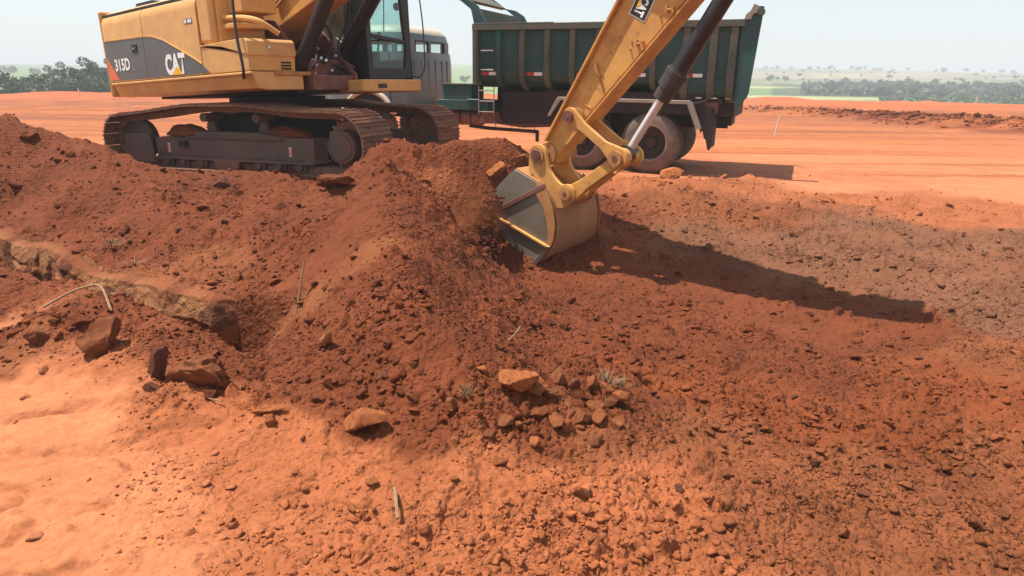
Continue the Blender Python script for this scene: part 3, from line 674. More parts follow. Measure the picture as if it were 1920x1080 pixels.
def field_col(x, y):
    r = np.hypot(x, y); az = np.degrees(np.arctan2(x, y))
    green = np.array((0.13, 0.20, 0.045)); pale = np.array((0.30, 0.30, 0.13)); tan = np.array((0.30, 0.20, 0.14)); scrub = np.array((0.06, 0.085, 0.035)); olive = np.array((0.15, 0.15, 0.07))
    n1 = fbm(x * .004 + 3, y * .010, 3, 211); n2 = fbm(x * .012, y * .03, 3, 213)
    c = np.where((n1 > 0.05)[..., None], tan, olive)
    c = np.where((n2 > 0.25)[..., None], pale, c)
    nearg = (r < 330 + 120 * n1)[..., None]
    c = np.where(nearg, np.where((n2 > 0.1)[..., None], pale, green), c)
    left = (az < -8)[..., None]
    c = np.where(left & ~nearg, green * 0.9, c)
    mid = ((az > -8) & (az < 8))[..., None]
    c = np.where(mid, green * 1.15, c)
    sc = ((az > 20) & (r > 230) & (r < 430) & (fbm(x * .02, y * .02, 3, 219) > -0.15))[..., None]
    c = np.where(sc, scrub, c)
    return c * (1 + 0.25 * fbm(x * .03, y * .03, 3, 217))[..., None]
hills = grid_object('hills', HX, HY, HZ, field_col(HX, HY), M['soil'])
tag(hills, 'hazy green and tan farmland rising to a low ridge', kind='structure')

# ================================================================== EXCAVATOR
def frame(o, az, tilt):
    return Matrix.Translation(o) @ Matrix.Rotation(R(az), 4, 'Z') @ Matrix.Rotation(R(-tilt), 4, 'Y')
TRK = frame((-3.6, 10.82, 0.38), -22, 1.0)
UPP = frame((-3.6, 10.82, 0.38), -39, 2.8)
exc = empty('excavator', TRK)
tag(exc, 'yellow tracked excavator with black cab reaching its arm and bucket over the soil heap', 'excavator')
UM = TRK.inverted() @ UPP                      # upper structure in the root's space
def upart(mb, name, mat, parent=exc, **k):
    return mb.build(name, mat, parent, T=UM, **k)
def tpart(mb, name, mat, parent=exc, **k):
    return mb.build(name, mat, parent, **k)

# ---- tracks -------------------------------------------------------
loop = []
loop += arc(-1.78, 0.345, 0.375, 180, 118, 6)
loop += [tuple(p)[::2] for p in curve_pts([(-1.94, 0, 0.685), (-1.3, 0, 0.745), (-0.5, 0, 0.835), (0.1, 0, 0.842), (0.55, 0, 0.845), (1.2, 0, 0.785), (1.86, 0, 0.775)], 6)][1:-1]
loop += arc(1.985, 0.375, 0.398, 82, -90, 16)
loop += arc(-1.78, 0.345, 0.375, -90, -180, 8)
def resample(pts, n):
    P = [np.array(p) for p in pts]; 
    L = [0]
    for a, b in zip(P[:-1], P[1:]): L.append(L[-1] + np.linalg.norm(b - a))
    out = []
    for k in range(n):
        s = L[-1] * k / n
        i = min(len(L) - 2, int(np.searchsorted(L, s, 'right') - 1))
        f = (s - L[i]) / (L[i + 1] - L[i])
        out.append(P[i] * (1 - f) + P[i + 1] * f)
    return out
NSH = 58
def shoe_mesh():
    m = MB()
    p = 0.0855
    prof = [(-p, 0), (p, 0), (p, 0.016), (p - .012, 0.016), (p - .016, 0.040), (p - .026, 0.040), (p - .034, 0.018),
            (0.012, 0.018), (0.007, 0.036), (-0.007, 0.036), (-0.012, 0.018), (-p + .034, 0.018), (-p + .026, 0.040), (-p + .016, 0.040), (-p + .012, 0.016), (-p, 0.016)]
    m.prism(prof, -0.35, 0.35)
    for y in (-.09, .09):
        for x in (-.035, .035): m.cyl((x, y, .014), (x, y, .03), .012, n=6)
    # links behind the plate
    for y in (-.085, .085): m.box(-.088, .088, y - .022, y + .022, -.075, 0.001)
    return m.mesh('track_shoe', M['track'])
SHOE = shoe_mesh()
def wheel_y(m, c, prof): m.lathe(prof, c, 32)
for side, lab in ((-1, 'near track with the gap under its sagging top run'), (1, 'far track')):
    yc = side * 1.0
    tr = MB()
    # continuous rail of links
    pts = resample(loop, 90)
    inner = []
    cxm, czm = 0.1, 0.4
    tr2 = []
    for i, p in enumerate(pts):
        a = pts[i - 1]; b = pts[(i + 1) % len(pts)]
        t = (b - a) / np.linalg.norm(b - a); nrm = np.array((-t[1], t[0]))
        tr2.append((p - nrm * 0.01, p - nrm * 0.085))
    k = len(tr2)
    for y0, y1 in ((yc - .11, yc - .06), (yc + .06, yc + .11)):
        vs = []
        for o_, i_ in tr2: vs += [(o_[0], y0, o_[1]), (o_[0], y1, o_[1]), (i_[0], y1, i_[1]), (i_[0], y0, i_[1])]
        fs = []
        for i in range(k):
            j = (i + 1) % k
            for q in range(4): fs.append((i * 4 + q, i * 4 + (q + 1) % 4, j * 4 + (q + 1) % 4, j * 4 + q))
        tr.add(vs, fs)
    track = tpart(tr, 'track', M['track'])
    track['label'] = lab
    sp = resample(loop, NSH)
    for i, p in enumerate(sp):
        a = sp[i - 1]; b = sp[(i + 1) % NSH]
        t = (b - a) / np.linalg.norm(b - a)
        # loop runs clockwise seen from -Y (left, over the top, right): outward normal is to the left of travel
        nx, nz = -t[1], t[0]
        mat = Matrix(((t[0], 0, nx, p[0]), (0, 1, 0, yc), (t[1], 0, nz, p[1]), (0, 0, 0, 1)))
        o = bpy.data.objects.new('track_shoe', SHOE); COL.objects.link(o); o.parent = track
        o.matrix_local = mat
    ys = yc + side * 0.02
    fr = MB()
    yo = yc + side * 0.20; yi = yc - side * 0.20
    y0, y1 = min(yo, yi), max(yo, yi)
    fr.prism([(-1.36, 0.10), (1.49, 0.10), (1.50, 0.43), (0.95, 0.44), (0.6, 0.49), (-0.5, 0.49), (-0.9, 0.42), (-1.36, 0.39)], y0 + .05, y1 - .05)
    fr.box(-1.36, 1.50, y0, y1, 0.085, 0.125)
    fr.box(-0.75, 1.0, y0 + .02, y1 - .02, 0.395, 0.42)
    fo = tpart(fr, 'track_frame', M['frame'], bevel=.012)
    sq = MB(); sq.box(-0.84, -0.72, (yo - .012) if side < 0 else yo - .07, (yo + .07) if side < 0 else yo + .012, 0.27, 0.35); tpart(sq, 'inspection_hole', M['dark'], fo)
    if side < 0:
        for x, z in ((-1.10, 0.25), (1.10, 0.25)):
            q = MB(); q.box(x - .02, x + .02, yo + .045, yo + .055, z - .06, z + .06); tpart(q, 'warning_sticker', M['white'], fo)
            q = MB(); q.box(x - .012, x + .012, yo + .040, yo + .0455, z - .05, z + .045); tpart(q, 'red_mark', M['orange'], fo)
    # yoke guard over the idler
    g = MB(); g.prism([(-1.93, 0.43), (-1.40, 0.455), (-1.355, 0.02), (-1.90, 0.02)], yo - .01 if side < 0 else yo - .04, yo + .04 if side < 0 else yo + .01)
    tpart(g, 'idler_guard', M['frame'], bevel=.02, seg=3)
    idl = MB(); wheel_y(idl, (-1.78, yc, 0.345), [(0.02, -.16), (.10, -.16), (.12, -.09), (.24, -.07), (.29, -.05), (.29, .05), (.24, .07), (.12, .09), (.10, .16), (.02, .16)])
    tpart(idl, 'idler_wheel', M['frame'], smooth=True)
    # sprocket with teeth and the bolted motor cover
    spk = MB(); spk.lathe([(0.02, -.05), (.29, -.05), (.29, .05), (.02, .05)], (1.985, yc, .375), 30)
    for i in range(21):
        a_ = 2 * math.pi * i / 21
        c_, s_ = math.cos(a_), math.sin(a_)
        vs = []
        for y in (yc - .045, yc + .045):
            for rr, ww in ((.27, .032), (.335, .012)):
                for sg in (-1, 1): vs.append((1.985 + rr * c_ - sg * ww * s_, y, .375 + rr * s_ + sg * ww * c_))
        spk.add(vs, [(0, 1, 3, 2), (4, 6, 7, 5), (0, 4, 5, 1), (2, 3, 7, 6), (0, 2, 6, 4), (1, 5, 7, 3)])
    so_ = tpart(spk, 'drive_sprocket', M['track'])
    cv = MB(); s = side
    cv.lathe([(0.22, s * .05), (0.225, s * .20), (0.215, s * .225), (0.17, s * .235), (0.16, s * .25), (0.001, s * .25)], (1.985, yc, .345), 40)
    co = tpart(cv, 'motor_cover', M['frame'], so_, smooth=True)
    bl = MB()
    for i in range(24):
        a_ = 2 * math.pi * i / 24
        x_, z_ = 1.985 + .20 * math.cos(a_), .345 + .20 * math.sin(a_)
        bl.cyl((x_, yc + s * .225, z_), (x_, yc + s * .243, z_), .011, n=6)
    bl_ = tpart(bl, 'bolt_ring', M['track'], so_); bl_['kind'] = 'stuff'
    for x in (-1.15, -0.85, -0.5, 0.55, 0.9, 1.25):
        r_ = MB(); r_.lathe([(.01, -.19), (.05, -.19), (.055, -.15), (.10, -.15), (.10, -.10), (.075, -.09), (.075, .09), (.10, .10), (.10, .15), (.055, .15), (.05, .19), (.01, .19)], (x, yc, .055), 20)
        tpart(r_, 'track_roller', M['frame'], smooth=True)
    for x in (-.36, .58):
        r_ = MB(); r_.lathe([(.01, -.17), (.06, -.17), (.06, .17), (.01, .17)], (x, yc, .685), 18)
        r_.prism([(x - .10, .47), (x + .10, .47), (x + .04, .66), (x - .04, .66)], yc - .03, yc + .03)
        tpart(r_, 'carrier_roller', M['frame'], smooth=True)
    gd = MB(); gd.prism([(-.24, .10), (.26, .10), (.20, -.05), (.02, -.115), (-.16, -.07)], yo - .01, yo + .02)
    tpart(gd, 'roller_guard', M['rust'], bevel=.012)
    # webs to the car body
    wb = MB(); wb.prism([(-0.75, .20), (.80, .20), (.45, .70), (-.40, .70)], min(yi, 0), max(yi, 0))
    tpart(wb, 'car_body', M['dark'])
br = MB(); br.lathe([(.02, .66), (.62, .66), (.66, .70), (.66, .80), (.70, .82), (.70, .95), (.02, .95)], (0, 0, 0), 48, axis='z')
tpart(br, 'swing_bearing', M['dark'], smooth=True)

# ---- upper structure ---------------------------------------------
Y0 = -1.25
d = MB()
prof = [(-1.27, 1.235), (-1.27, 1.20), (-1.235, 1.19), (-1.17, 1.03), (-1.05, 1.01), (-.50, 1.01), (-.50, 1.235)]
d.prismx(prof, -2.74, 1.46)
dk = upart(d, 'deck_frame', M['yellow'], bevel=.012)
d = MB(); d.box(-2.74, 1.30, -.50, 1.25, .97, 1.235); upart(d, 'deck_floor', M['chassis'], bevel=.01)
d = MB(); d.prismz([(.0, .10), (1.80, .22), (1.86, .34), (1.86, 1.22), (1.80, 1.33), (1.70, 1.36), (.0, 1.36)], .965, 1.135)
cf = upart(d, 'cab_floor_frame', M['yellow'], bevel=.03, seg=3)
d = MB(); d.box(1.861, 1.867, .44, .60, 1.015, 1.075); upart(d, 'floor_hatch', M['black'], cf)
# counterweight
cwp = [(-2.80, -1.25), (-2.875, -1.25), (-2.93, -1.05), (-2.98, -.6), (-3.0, 0), (-2.98, .6), (-2.93, 1.05), (-2.875, 1.25), (-2.80, 1.25)]
d = MB(); d.prismz(cwp, 1.02, 2.34); upart(d, 'counterweight', M['yellow'], bevel=.05, seg=4)
# dark core behind the panels
d = MB(); d.box(-2.79, .2, -1.21, 1.2, 1.236, 2.27); upart(d, 'engine_bay', M['dark'])
# rounded hood halves; each shows its panel joints
def hood(x0_, x1_, name):
    pr = [(Y0, 1.245), (Y0, 2.10)] + [(Y0 + .23 - .23 * math.cos(R(t)), 2.10 + .23 * math.sin(R(t))) for t in (15, 30, 45, 60, 75, 90)] + [(-.55, 2.36), (-.55, 2.30), (-1.0, 2.28), (-1.205, 2.10), (-1.205, 1.245)]
    m_ = MB(); m_.prismx(pr, x0_, x1_)
    return upart(m_, name, M['yellow'], bevel=.006)
rd = hood(-2.79, -1.392, 'rear_side_door')
fd = hood(-1.378, .262, 'engine_side_door')
d = MB(); d.prismx([(-.55, 2.30), (-.55, 2.365), (.9, 2.365), (1.15, 2.25), (1.25, 2.1), (1.25, 1.24), (1.2, 1.24), (1.2, 2.1), (.9, 2.30)], -2.79, .26); upart(d, 'engine_hood', M['yellow'], bevel=.01)
d = MB(); d.box(-2.5, -1.9, -.8, .3, 2.36, 2.43)
gl_ = upart(d, 'air_grille', M['dark'], bevel=.01)
for i in range(13):
    q = MB(); xx = -2.48 + i * .045; q.box(xx, xx + .018, -.79, .29, 2.43, 2.455); upart(q, 'grille_slat', M['black'], gl_)
# dark grey side panels (door coverings, 5 mm proud)
d = MB(); d.prism([(-2.74, 1.275), (-2.78, 1.60), (-2.79, 1.865), (-1.400, 1.84), (-1.400, 1.262)], Y0 - .006, Y0 + .004)
pn = upart(d, 'dark_panel', M['panel'], rd)
d = MB(); d.prism([(-1.372, 1.262), (-1.372, 1.84), (-1.094, 1.819), (-.766, 1.747), (-.314, 1.591), (.121, 1.43), (.255, 1.365), (.255, 1.262)], Y0 - .006, Y0 + .004)
pn2 = upart(d, 'dark_panel', M['panel'], fd)
# raised moulding above the dark panels
d = MB(); d.prism([(-2.79, 1.872), (-1.378, 1.847), (-1.094, 1.826), (-.766, 1.754), (-.314, 1.598), (.121, 1.437), (.262, 1.375), (.262, 1.392), (.121, 1.452), (-.314, 1.613), (-.766, 1.770), (-1.094, 1.843), (-1.378, 1.864), (-2.79, 1.890)], Y0 - .012, Y0 + .002)
upart(d, 'panel_moulding', M['yellow'])
d = MB(); d.prism([(-2.772, 1.62), (-2.741, 1.279), (-2.43, 1.276)], Y0 - .0095, Y0 - .0063); upart(d, 'red_wedge', M['orange'], rd)
d = MB(); d.prism([(.262 + .006, 1.262), (.262 + .006, 1.37), (.455, 1.262)], Y0 - .010, Y0 + .004); upart(d, 'dark_wedge', M['panel'])
d = MB(); d.box(-1.805, -1.62, Y0 - .016, Y0 - .0063, 1.645, 1.765)
lt = upart(d, 'door_latch', M['dark'], rd, bevel=.008)
d = MB(); d.cyl((-1.71, Y0 - .03, 1.705), (-1.71, Y0 - .01, 1.705), .018, n=12); upart(d, 'latch_button', M['steel'], rd)
d = MB(); d.box(-.07, .145, Y0 - .004, Y0 + .002, 1.915, 1.98); upart(d, 'small_badge', M['panel'], fd)
d = MB(); d.box(-.06, -.01, Y0 - .006, Y0 - .0042, 1.925, 1.97); d.box(.03, .075, Y0 - .006, Y0 - .0042, 1.925, 1.97); d.box(.085, .13, Y0 - .006, Y0 - .0042, 1.925, 1.97); upart(d, 'badge_symbols', M['white'], fd)
def side_text(s_, x_, z_, w_, h_, mat, par, bold, yy=-.0115, shear=0.0):
    me = text_mesh(s_, w_, h_, bold, mat=mat)
    T = UM @ Matrix(((1, shear, 0, x_), (0, 0, -1, Y0 + yy), (0, 1, 0, z_), (0, 0, 0, 1)))
    return place_text(me, 'lettering', par, T)
side_text('315D', -2.50, 1.405, .55, .185, M['white'], rd, .035)
side_text('L', -1.86, 1.40, .085, .15, M['guard'], rd, .0)
side_text('CAT', -.78, 1.275, .60, .29, M['white'], fd, .05)
d = MB(); d.prism([(-.60, 1.273), (-.28, 1.273), (-.44, 1.392)], Y0 - .0175, Y0 - .0125); upart(d, 'logo_triangle', M['logo_yellow'], fd)
# fuel tank
d = MB(); d.box(.275, .615, -1.245, -.52, 1.62, 2.62); ft = upart(d, 'fuel_tank', M['yellow'], bevel=.06, seg=4)
d = MB(); d.box(.618, 1.0, -1.0, -.50, 2.0, 2.5); d.box(.618, .66, -1.17, -.5, 1.6, 2.45); upart(d, 'step_housing', M['yellow'], bevel=.03)
d = MB(); d.tube(curve_pts([(.62, -1.08, 1.96), (.80, -1.08, 1.93), (1.15, -1.08, 1.90), (1.38, -1.0, 1.84), (1.46, -.8, 1.70)], 5), .035); upart(d, 'handrail', M['yellow'], smooth=True)
d = MB(); d.box(.64, 1.02, -1.12, -.6, 1.80, 1.86); upart(d, 'step_ledge', M['yellow'], bevel=.012)
# tool box
d = MB(); d.prism([(.275, 1.245), (1.425, 1.245), (1.445, 1.44), (.275, 1.60), (.275, 1.55)], -1.25, -.585)
tb = upart(d, 'tool_box', M['yellow'], bevel=.012)
d = MB(); d.prism([(.272, 1.595), (.45, 1.60), (.85, 1.560), (1.15, 1.495), (1.455, 1.425), (1.462, 1.475), (1.44, 1.60), (1.40, 1.635), (.68, 1.625), (.272, 1.612)], -1.262, -.575)
upart(d, 'tool_box_lid', M['yellow'], bevel=.018, seg=3)
d = MB(); d.cyl((1.44, -.97, 1.53), (1.475, -.97, 1.53), .016, n=10); upart(d, 'lid_lock', M['steel'], tb)
for i in range(3):
    d = MB(); z_ = 1.265 + i * .038; d.box(1.425, 1.447, -.80, -.655, z_, z_ + .02); upart(d, 'vent_slot', M['dark'], tb)
d = MB(); d.box(1.44, 1.50, -.93, -.30, 1.19, 1.24); upart(d, 'front_step', M['yellow_old'], bevel=.01)
d = MB(); d.tube(curve_pts([(1.18, -1.16, 2.7), (1.23, -1.24, 2.3), (1.30, -1.30, 1.86), (1.36, -1.33, 1.60), (1.42, -1.34, 1.36), (1.43, -1.34, 1.25), (1.40, -1.33, 1.18), (1.34, -1.29, 1.16), (1.27, -1.26, 1.165)], 5), .019); upart(d, 'grab_rail', M['black'], smooth=True)

# ---- cab ----------------------------------------------------------
d = MB()
YR, YL, XF = .46, 1.33, 1.66
pst = .06
cabp = []
def bar(m_, a, b, r=.035): m_.tube([a, b], r, 8)
d.box(.0, XF - .02, YR, YR + .035, 1.14, 1.50)                       # lower side wall
d.box(.0, .75, YR, YR + .035, 1.50, 1.80)
d.box(1.18, XF, YR - .002, YR + .06, 1.14, 2.95)                     # wide front right post plate
d.box(.0, .12, YR, YR + .05, 1.14, 2.95)
d.box(.0, XF - .02, YL - .035, YL, 1.14, 1.45)
d.box(.62, .70, YL - .05, YL, 1.14, 2.95)
d.box(.0, .06, YL - .05, YL, 1.14, 2.95)
d.box(0, .05, YR, YL, 1.14, 1.85)
d.box(0, XF + .03, YR - .01, YL + .01, 2.88, 2.98)                   # roof
cab = upart(d, 'cab', M['black'], bevel=.02)
d = MB()                                                              # front frame
d.box(XF - .05, XF + .01, YR - .005, YR + .085, 1.14, 2.9)
d.prismx([(1.12, 1.16), (1.27, 1.16), (1.285, 1.5), (1.285, 2.9), (1.09, 2.9), (1.15, 1.9), (1.185, 1.6)], XF - .05, XF + .012)
d.box(XF - .05, XF + .008, YR + .06, 1.15, 1.14, 1.30)
d.prismx([(YR + .06, 1.705), (1.17, 1.645), (1.17, 1.70), (YR + .06, 1.765)], XF - .045, XF + .014)
upart(d, 'windscreen_frame', M['black'], cab, bevel=.012)
d = MB(); d.box(XF - .02, XF - .012, YR + .05, 1.2, 1.72, 2.9); upart(d, 'upper_windscreen', M['glass'], cab)
d = MB(); d.box(XF - .02, XF - .012, YR + .05, 1.2, 1.29, 1.66); upart(d, 'lower_windscreen', M['glass'], cab)
d = MB(); d.box(.12, 1.19, YR + .012, YR + .02, 1.49, 2.9); upart(d, 'side_window', M['glass_dusty'], cab)
d = MB(); d.box(.70, 1.64, YL - .03, YL - .022, 1.44, 2.9); d.box(.06, .62, YL - .03, YL - .022, 1.6, 2.9); upart(d, 'door_window', M['glass'], cab)
d = MB(); d.box(.02, .03, YR + .05, YL - .05, 1.85, 2.9); upart(d, 'rear_window', M['glass'], cab)
d = MB(); d.box(.35, .85, .65, 1.12, 1.32, 1.46); d.prism([(.30, 1.40), (.42, 1.40), (.32, 2.15), (.20, 2.15)], .67, 1.10); d.box(.14, .26, .76, 1.0, 2.15, 2.38)
upart(d, 'operator_seat', M['seat'], cab, bevel=.04, seg=3)
d = MB(); d.box(.5, 1.05, .50, .60, 1.3, 1.62); d.box(.5, 1.0, 1.17, 1.26, 1.3, 1.58); d.box(1.25, 1.5, .52, .62, 1.14, 1.95); upart(d, 'control_console', M['black'], cab, bevel=.02)
for y in (.56, 1.21):
    d = MB(); d.tube([(1.0, y, 1.58), (1.05, y, 1.78)], .014); d.cyl((1.05, y, 1.76), (1.06, y, 1.86), .025, n=10); upart(d, 'control_lever', M['black'], cab, smooth=True)
d = MB(); d.box(1.33, 1.38, .56, .70, 1.93, 2.08); upart(d, 'monitor', M['black'], cab, bevel=.01)
d = MB(); d.tube([(1.60, .86, 2.9), (1.64, .84, 2.2), (1.645, .80, 1.80)], .007); upart(d, 'windscreen_wiper', M['black'], cab)
d = MB(); d.cyl((1.62, 1.10, 2.16), (1.60, 1.10, 2.16), .055, n=16); d.tube([(1.61, 1.14, 2.16), (1.66, 1.27, 2.2)], .008); upart(d, 'round_mirror', M['black'], cab)
d = MB(); d.tube(curve_pts([(1.62, 1.33, 2.75), (1.72, 1.42, 2.5), (1.75, 1.47, 2.0), (1.75, 1.48, 1.5), (1.74, 1.46, 1.28), (1.70, 1.40, 1.18), (1.64, 1.30, 1.19)], 5), .010); upart(d, 'cab_grab_bar', M['black'], cab, smooth=True)
d = MB(); d.box(.93, 1.17, YR - .012, YR - .003, 1.15, 1.50); upart(d, 'side_cover', M['panel'], cab, bevel=.01)
d = MB(); d.prism([(1.03, 1.24), (1.085, 1.31), (1.03, 1.38), (.975, 1.31)], YR - .018, YR - .013); upart(d, 'diamond_sign', M['white'], cab)
d = MB(); d.prism([(1.03, 1.262), (1.068, 1.31), (1.03, 1.358), (.992, 1.31)], YR - .020, YR - .0185); upart(d, 'diamond_symbol', M['guard'], cab)
d = MB(); d.tube([(1.02, YR - .05, 1.50), (1.40, YR - .05, 1.315)], .012); upart(d, 'cab_side_rail', M['guard'], cab, smooth=True)

# ---- boom foot, hoses --------------------------------------------
d = MB()
for y in (-.40, .30):
    d.prism([(.15, 1.2), (1.55, 1.0), (1.55, 1.22), (1.25, 1.45), (.75, 1.95), (.35, 2.0), (.15, 1.6)], y, y + .045)
d.box(.9, 1.50, -.39, .34, 1.0, 1.20)
upart(d, 'boom_bracket', M['rust'], bevel=.012)
hs = [((.9, -.25, 1.25), (1.15, -.2, 1.55), (1.0, .1, 1.75), (.8, .2, 1.6)), ((1.1, -.1, 1.2), (1.35, 0, 1.45), (1.15, .25, 1.72), (.95, .3, 1.95)),
      ((1.3, .05, 1.15), (1.5, .1, 1.4), (1.35, .2, 1.62), (1.45, .3, 1.9)), ((.8, 0, 1.3), (1.2, .05, 1.35), (1.4, .25, 1.3), (1.5, .3, 1.1)),
      ((1.2, -.3, 1.15), (1.4, -.25, 1.35), (1.25, -.1, 1.55), (1.0, 0, 1.5)), ((1.0, .38, 1.2), (1.25, .40, 1.6), (1.45, .40, 1.9), (1.40, .42, 2.4)),
      ((1.35, -.2, 1.1), (1.5, 0, 1.25), (1.45, .2, 1.2), (1.3, .35, 1.15))]
for h_ in hs:
    q = MB(); q.tube(curve_pts(h_, 7), .019 if h_[0][0] < 1.25 else .013, 8); upart(q, 'hose', M['hose'], smooth=True)
for p in ((1.28, -.12, 1.32), (1.22, .02, 1.42), (1.33, .1, 1.25), (1.15, -.22, 1.5), (1.38, -.02, 1.38), (1.30, .20, 1.45), (1.1, .05, 1.55)):
    q = MB(); q.cyl(p, (p[0] + .03, p[1] - .05, p[2] + .02), .022, n=8); upart(q, 'hose_fitting', M['steel'])
d = MB(); d.box(.85, 1.30, -.28, .22, 1.2, 1.42); upart(d, 'valve_block', M['rust'], bevel=.02)
d = MB(); d.tube([(1.25, .40, 1.62), (1.02, .43, 1.74)], .010); upart(d, 'silver_pipe', M['steel'])

# ---- boom ----------------------------------------------------------
d = MB()
bm_prof = [(.28, 1.62), (.50, 1.80), (1.573, 2.12), (2.6, 2.45), (3.3, 2.72), (4.3, 2.78), (5.4, 2.55), (6.45, 2.08), (6.72, 1.98), (6.86, 2.10), (6.80, 2.28), (6.3, 2.55), (5.2, 3.15), (4.1, 3.55), (3.3, 3.60), (2.6, 3.38), (1.6, 2.80), (.66, 2.235), (.185, 2.02), (.12, 1.78)]
d.prism(bm_prof, -.31, .20)
boom = upart(d, 'boom', M['yellow_arm'], bevel=.015)
d = MB(); d.cyl((.32, -.42, 1.80), (.32, .36, 1.80), .075, n=24); upart(d, 'boom_pin', M['yellow_old'], boom, smooth=True)
# hydraulic pipes along the boom
for k_ in range(2):
    q = MB(); q.tube([(.75 + .0, -.335 - .0, 2.12 - .0 + k_ * .06), (1.55, -.335, 2.5 + k_ * .06), (2.6, -.335, 3.0 + k_ * .07)], .014); upart(q, 'boom_pipe', M['yellow_old'], boom, smooth=True)
for y in (-.45, .42):
    dx = 0 if y < 0 else -.30
    base = Vector((1.12 + dx, y, 1.08 if y < 0 else 1.20)); top = Vector((2.95 + dx * .2, y, 3.05))
    dr = (top - base).normalized()
    d = MB(); d.cyl(base + dr * .06, base + dr * 1.62, .095, n=32); d.cyl(base + dr * 1.60, base + dr * 1.74, .108, n=32); d.cyl(base + dr * .33, base + dr * .37, .101, n=32)
    d.cyl(base - Vector((0, .09, 0)), base + Vector((0, .09, 0)), .085, n=24)
    bc = upart(d, 'boom_cylinder', M['cylinder'], smooth=True)
    q = MB(); q.cyl(base + dr * 1.7, top, .05, n=24); q.cyl(top - Vector((0, .09, 0)), top + Vector((0, .09, 0)), .09, n=24); upart(q, 'piston_rod', M['chrome'], bc, smooth=True)
d = MB(); d.cyl((2.93, -.55, 3.05), (2.93, .50, 3.05), .055, n=20); upart(d, 'cylinder_pin', M['yellow_old'], boom, smooth=True)
# hose looping beside the far cylinder
q = MB(); q.tube(curve_pts([(1.62, .34, 2.75), (1.52, .36, 2.35), (1.36, .38, 2.0), (1.25, .40, 1.78), (1.33, .42, 1.66)], 7), .014); upart(q, 'hose', M['hose'], smooth=True)

# ---- stick ---------------------------------------------------------
SN = -.17
SF = .06
d = MB()
st_in = [(5.255, .36), (6.135, 1.66), (6.70, 2.50), (6.98, 2.98), (7.50, 2.82), (7.55, 2.50), (7.28, 2.06), (6.775, 1.607), (5.706, .578), (5.419, .245), (5.36, .14), (5.25, .115), (5.16, .17), (5.145, .26)]
d.prism(st_in, SN, SF)
stick = upart(d, 'stick', M['yellow_arm'], bevel=.006)
# flange plates overhanging the webs (upper and lower)
d = MB()
def plate(m_, a, b, t, y0, y1):
    a = Vector((a[0], 0, a[1])); b = Vector((b[0], 0, b[1])); dd = (b - a).normalized(); nn = Vector((-dd.z, 0, dd.x)) * t
    m_.prism([(a.x, a.z), (b.x, b.z), (b.x + nn.x, b.z + nn.z), (a.x + nn.x, a.z + nn.z)], y0, y1)
plate(d, (5.262, .37), (6.86, 2.75), .024, SN - .055, SF + .03)
upart(d, 'upper_flange', M['yellow_arm'], stick, bevel=.003)
d = MB()
plate(d, (5.50, .345), (7.22, 2.01), -.022, SN - .028, SF + .015)
upart(d, 'lower_flange', M['yellow_arm'], stick, bevel=.003)
d = MB(); plate(d, (5.615, .80), (5.80, .695), .012, SN - .008, SN + .004); upart(d, 'weld_seam', M['yellow_arm'], stick)
# weld brackets and small bosses on the near web
def on_stick(px, pz): return (px, SN - .012, pz)
for bx, bz in ((6.64, 1.545), (6.34, 1.28)):
    q = MB()
    q.box(bx - .035, bx - .02, SN - .045, SN, bz - .025, bz + .03); q.box(bx + .03, bx + .045, SN - .045, SN, bz - .035, bz + .015); q.box(bx - .035, bx + .045, SN - .045, SN - .033, bz - .01, bz + .008)
    upart(q, 'pipe_bracket', M['yellow_arm'], stick)
    for k_ in range(1):
        q = MB(); x_, z_ = bx - .10 - .02 * k_, bz - .05 - .05 * k_; q.cyl((x_, SN, z_), (x_, SN - .018, z_), .009, n=8); upart(q, 'welded_stud', M['yellow_old'], stick)
for x_, z_ in ((6.02, 1.22), (6.25, 1.30), (5.93, 1.02), (6.30, 1.10), (5.62, .60), (6.12, 1.35)):
    q = MB(); q.cyl((x_, SN + .002, z_), (x_, SN - .010, z_), .010, n=8); upart(q, 'welded_stud', M['yellow_old'], stick)
q = MB(); q.tube([(5.865, SN - .02, 1.12), (5.88, SN - .03, 1.06), (5.905, SN - .02, 1.0)], .016); q.tube([(5.905, SN - .012, 1.0), (5.955, SN - .012, .84)], .009); upart(q, 'grease_pipe', M['yellow_old'], stick, smooth=True)
# decal
dx_, dz_ = -.48, -.877
def dec(u, v): return (6.214 + .0 + u * .877 + v * .48, 1.545 - u * .48 + v * .877)
d = MB(); d.prism([dec(0, 0), dec(.19, 0), dec(.19, .33), dec(0, .33)], SN - .004, SN - .001); upart(d, 'decal_border', M['white'], stick)
d = MB(); d.prism([dec(.010, .010), dec(.180, .010), dec(.180, .32), dec(.010, .32)], SN - .007, SN - .0045); upart(d, 'decal_ground', M['black'], stick)
me = text_mesh('CAT', .165, .105, .05, mat=M['white'])
p_ = dec(.045, .19)
T = UM @ Matrix(((dx_, .877, 0, p_[0]), (0, 0, -1, SN - .0095), (dz_, -.48, 0, p_[1]), (0, 0, 0, 1)))
place_text(me, 'lettering', stick, T)
d = MB(); d.prism([dec(.046, .165), dec(.046, .08), dec(.088, .122)], SN - .0115, SN - .0100); upart(d, 'logo_triangle', M['logo_yellow'], stick)
d = MB(); d.prism([dec(.012, .22), dec(.178, .22), dec(.178, .315), dec(.012, .315)], SN - .009, SN - .0075); upart(d, 'decal_yellow_field', M['logo_yellow'], stick)
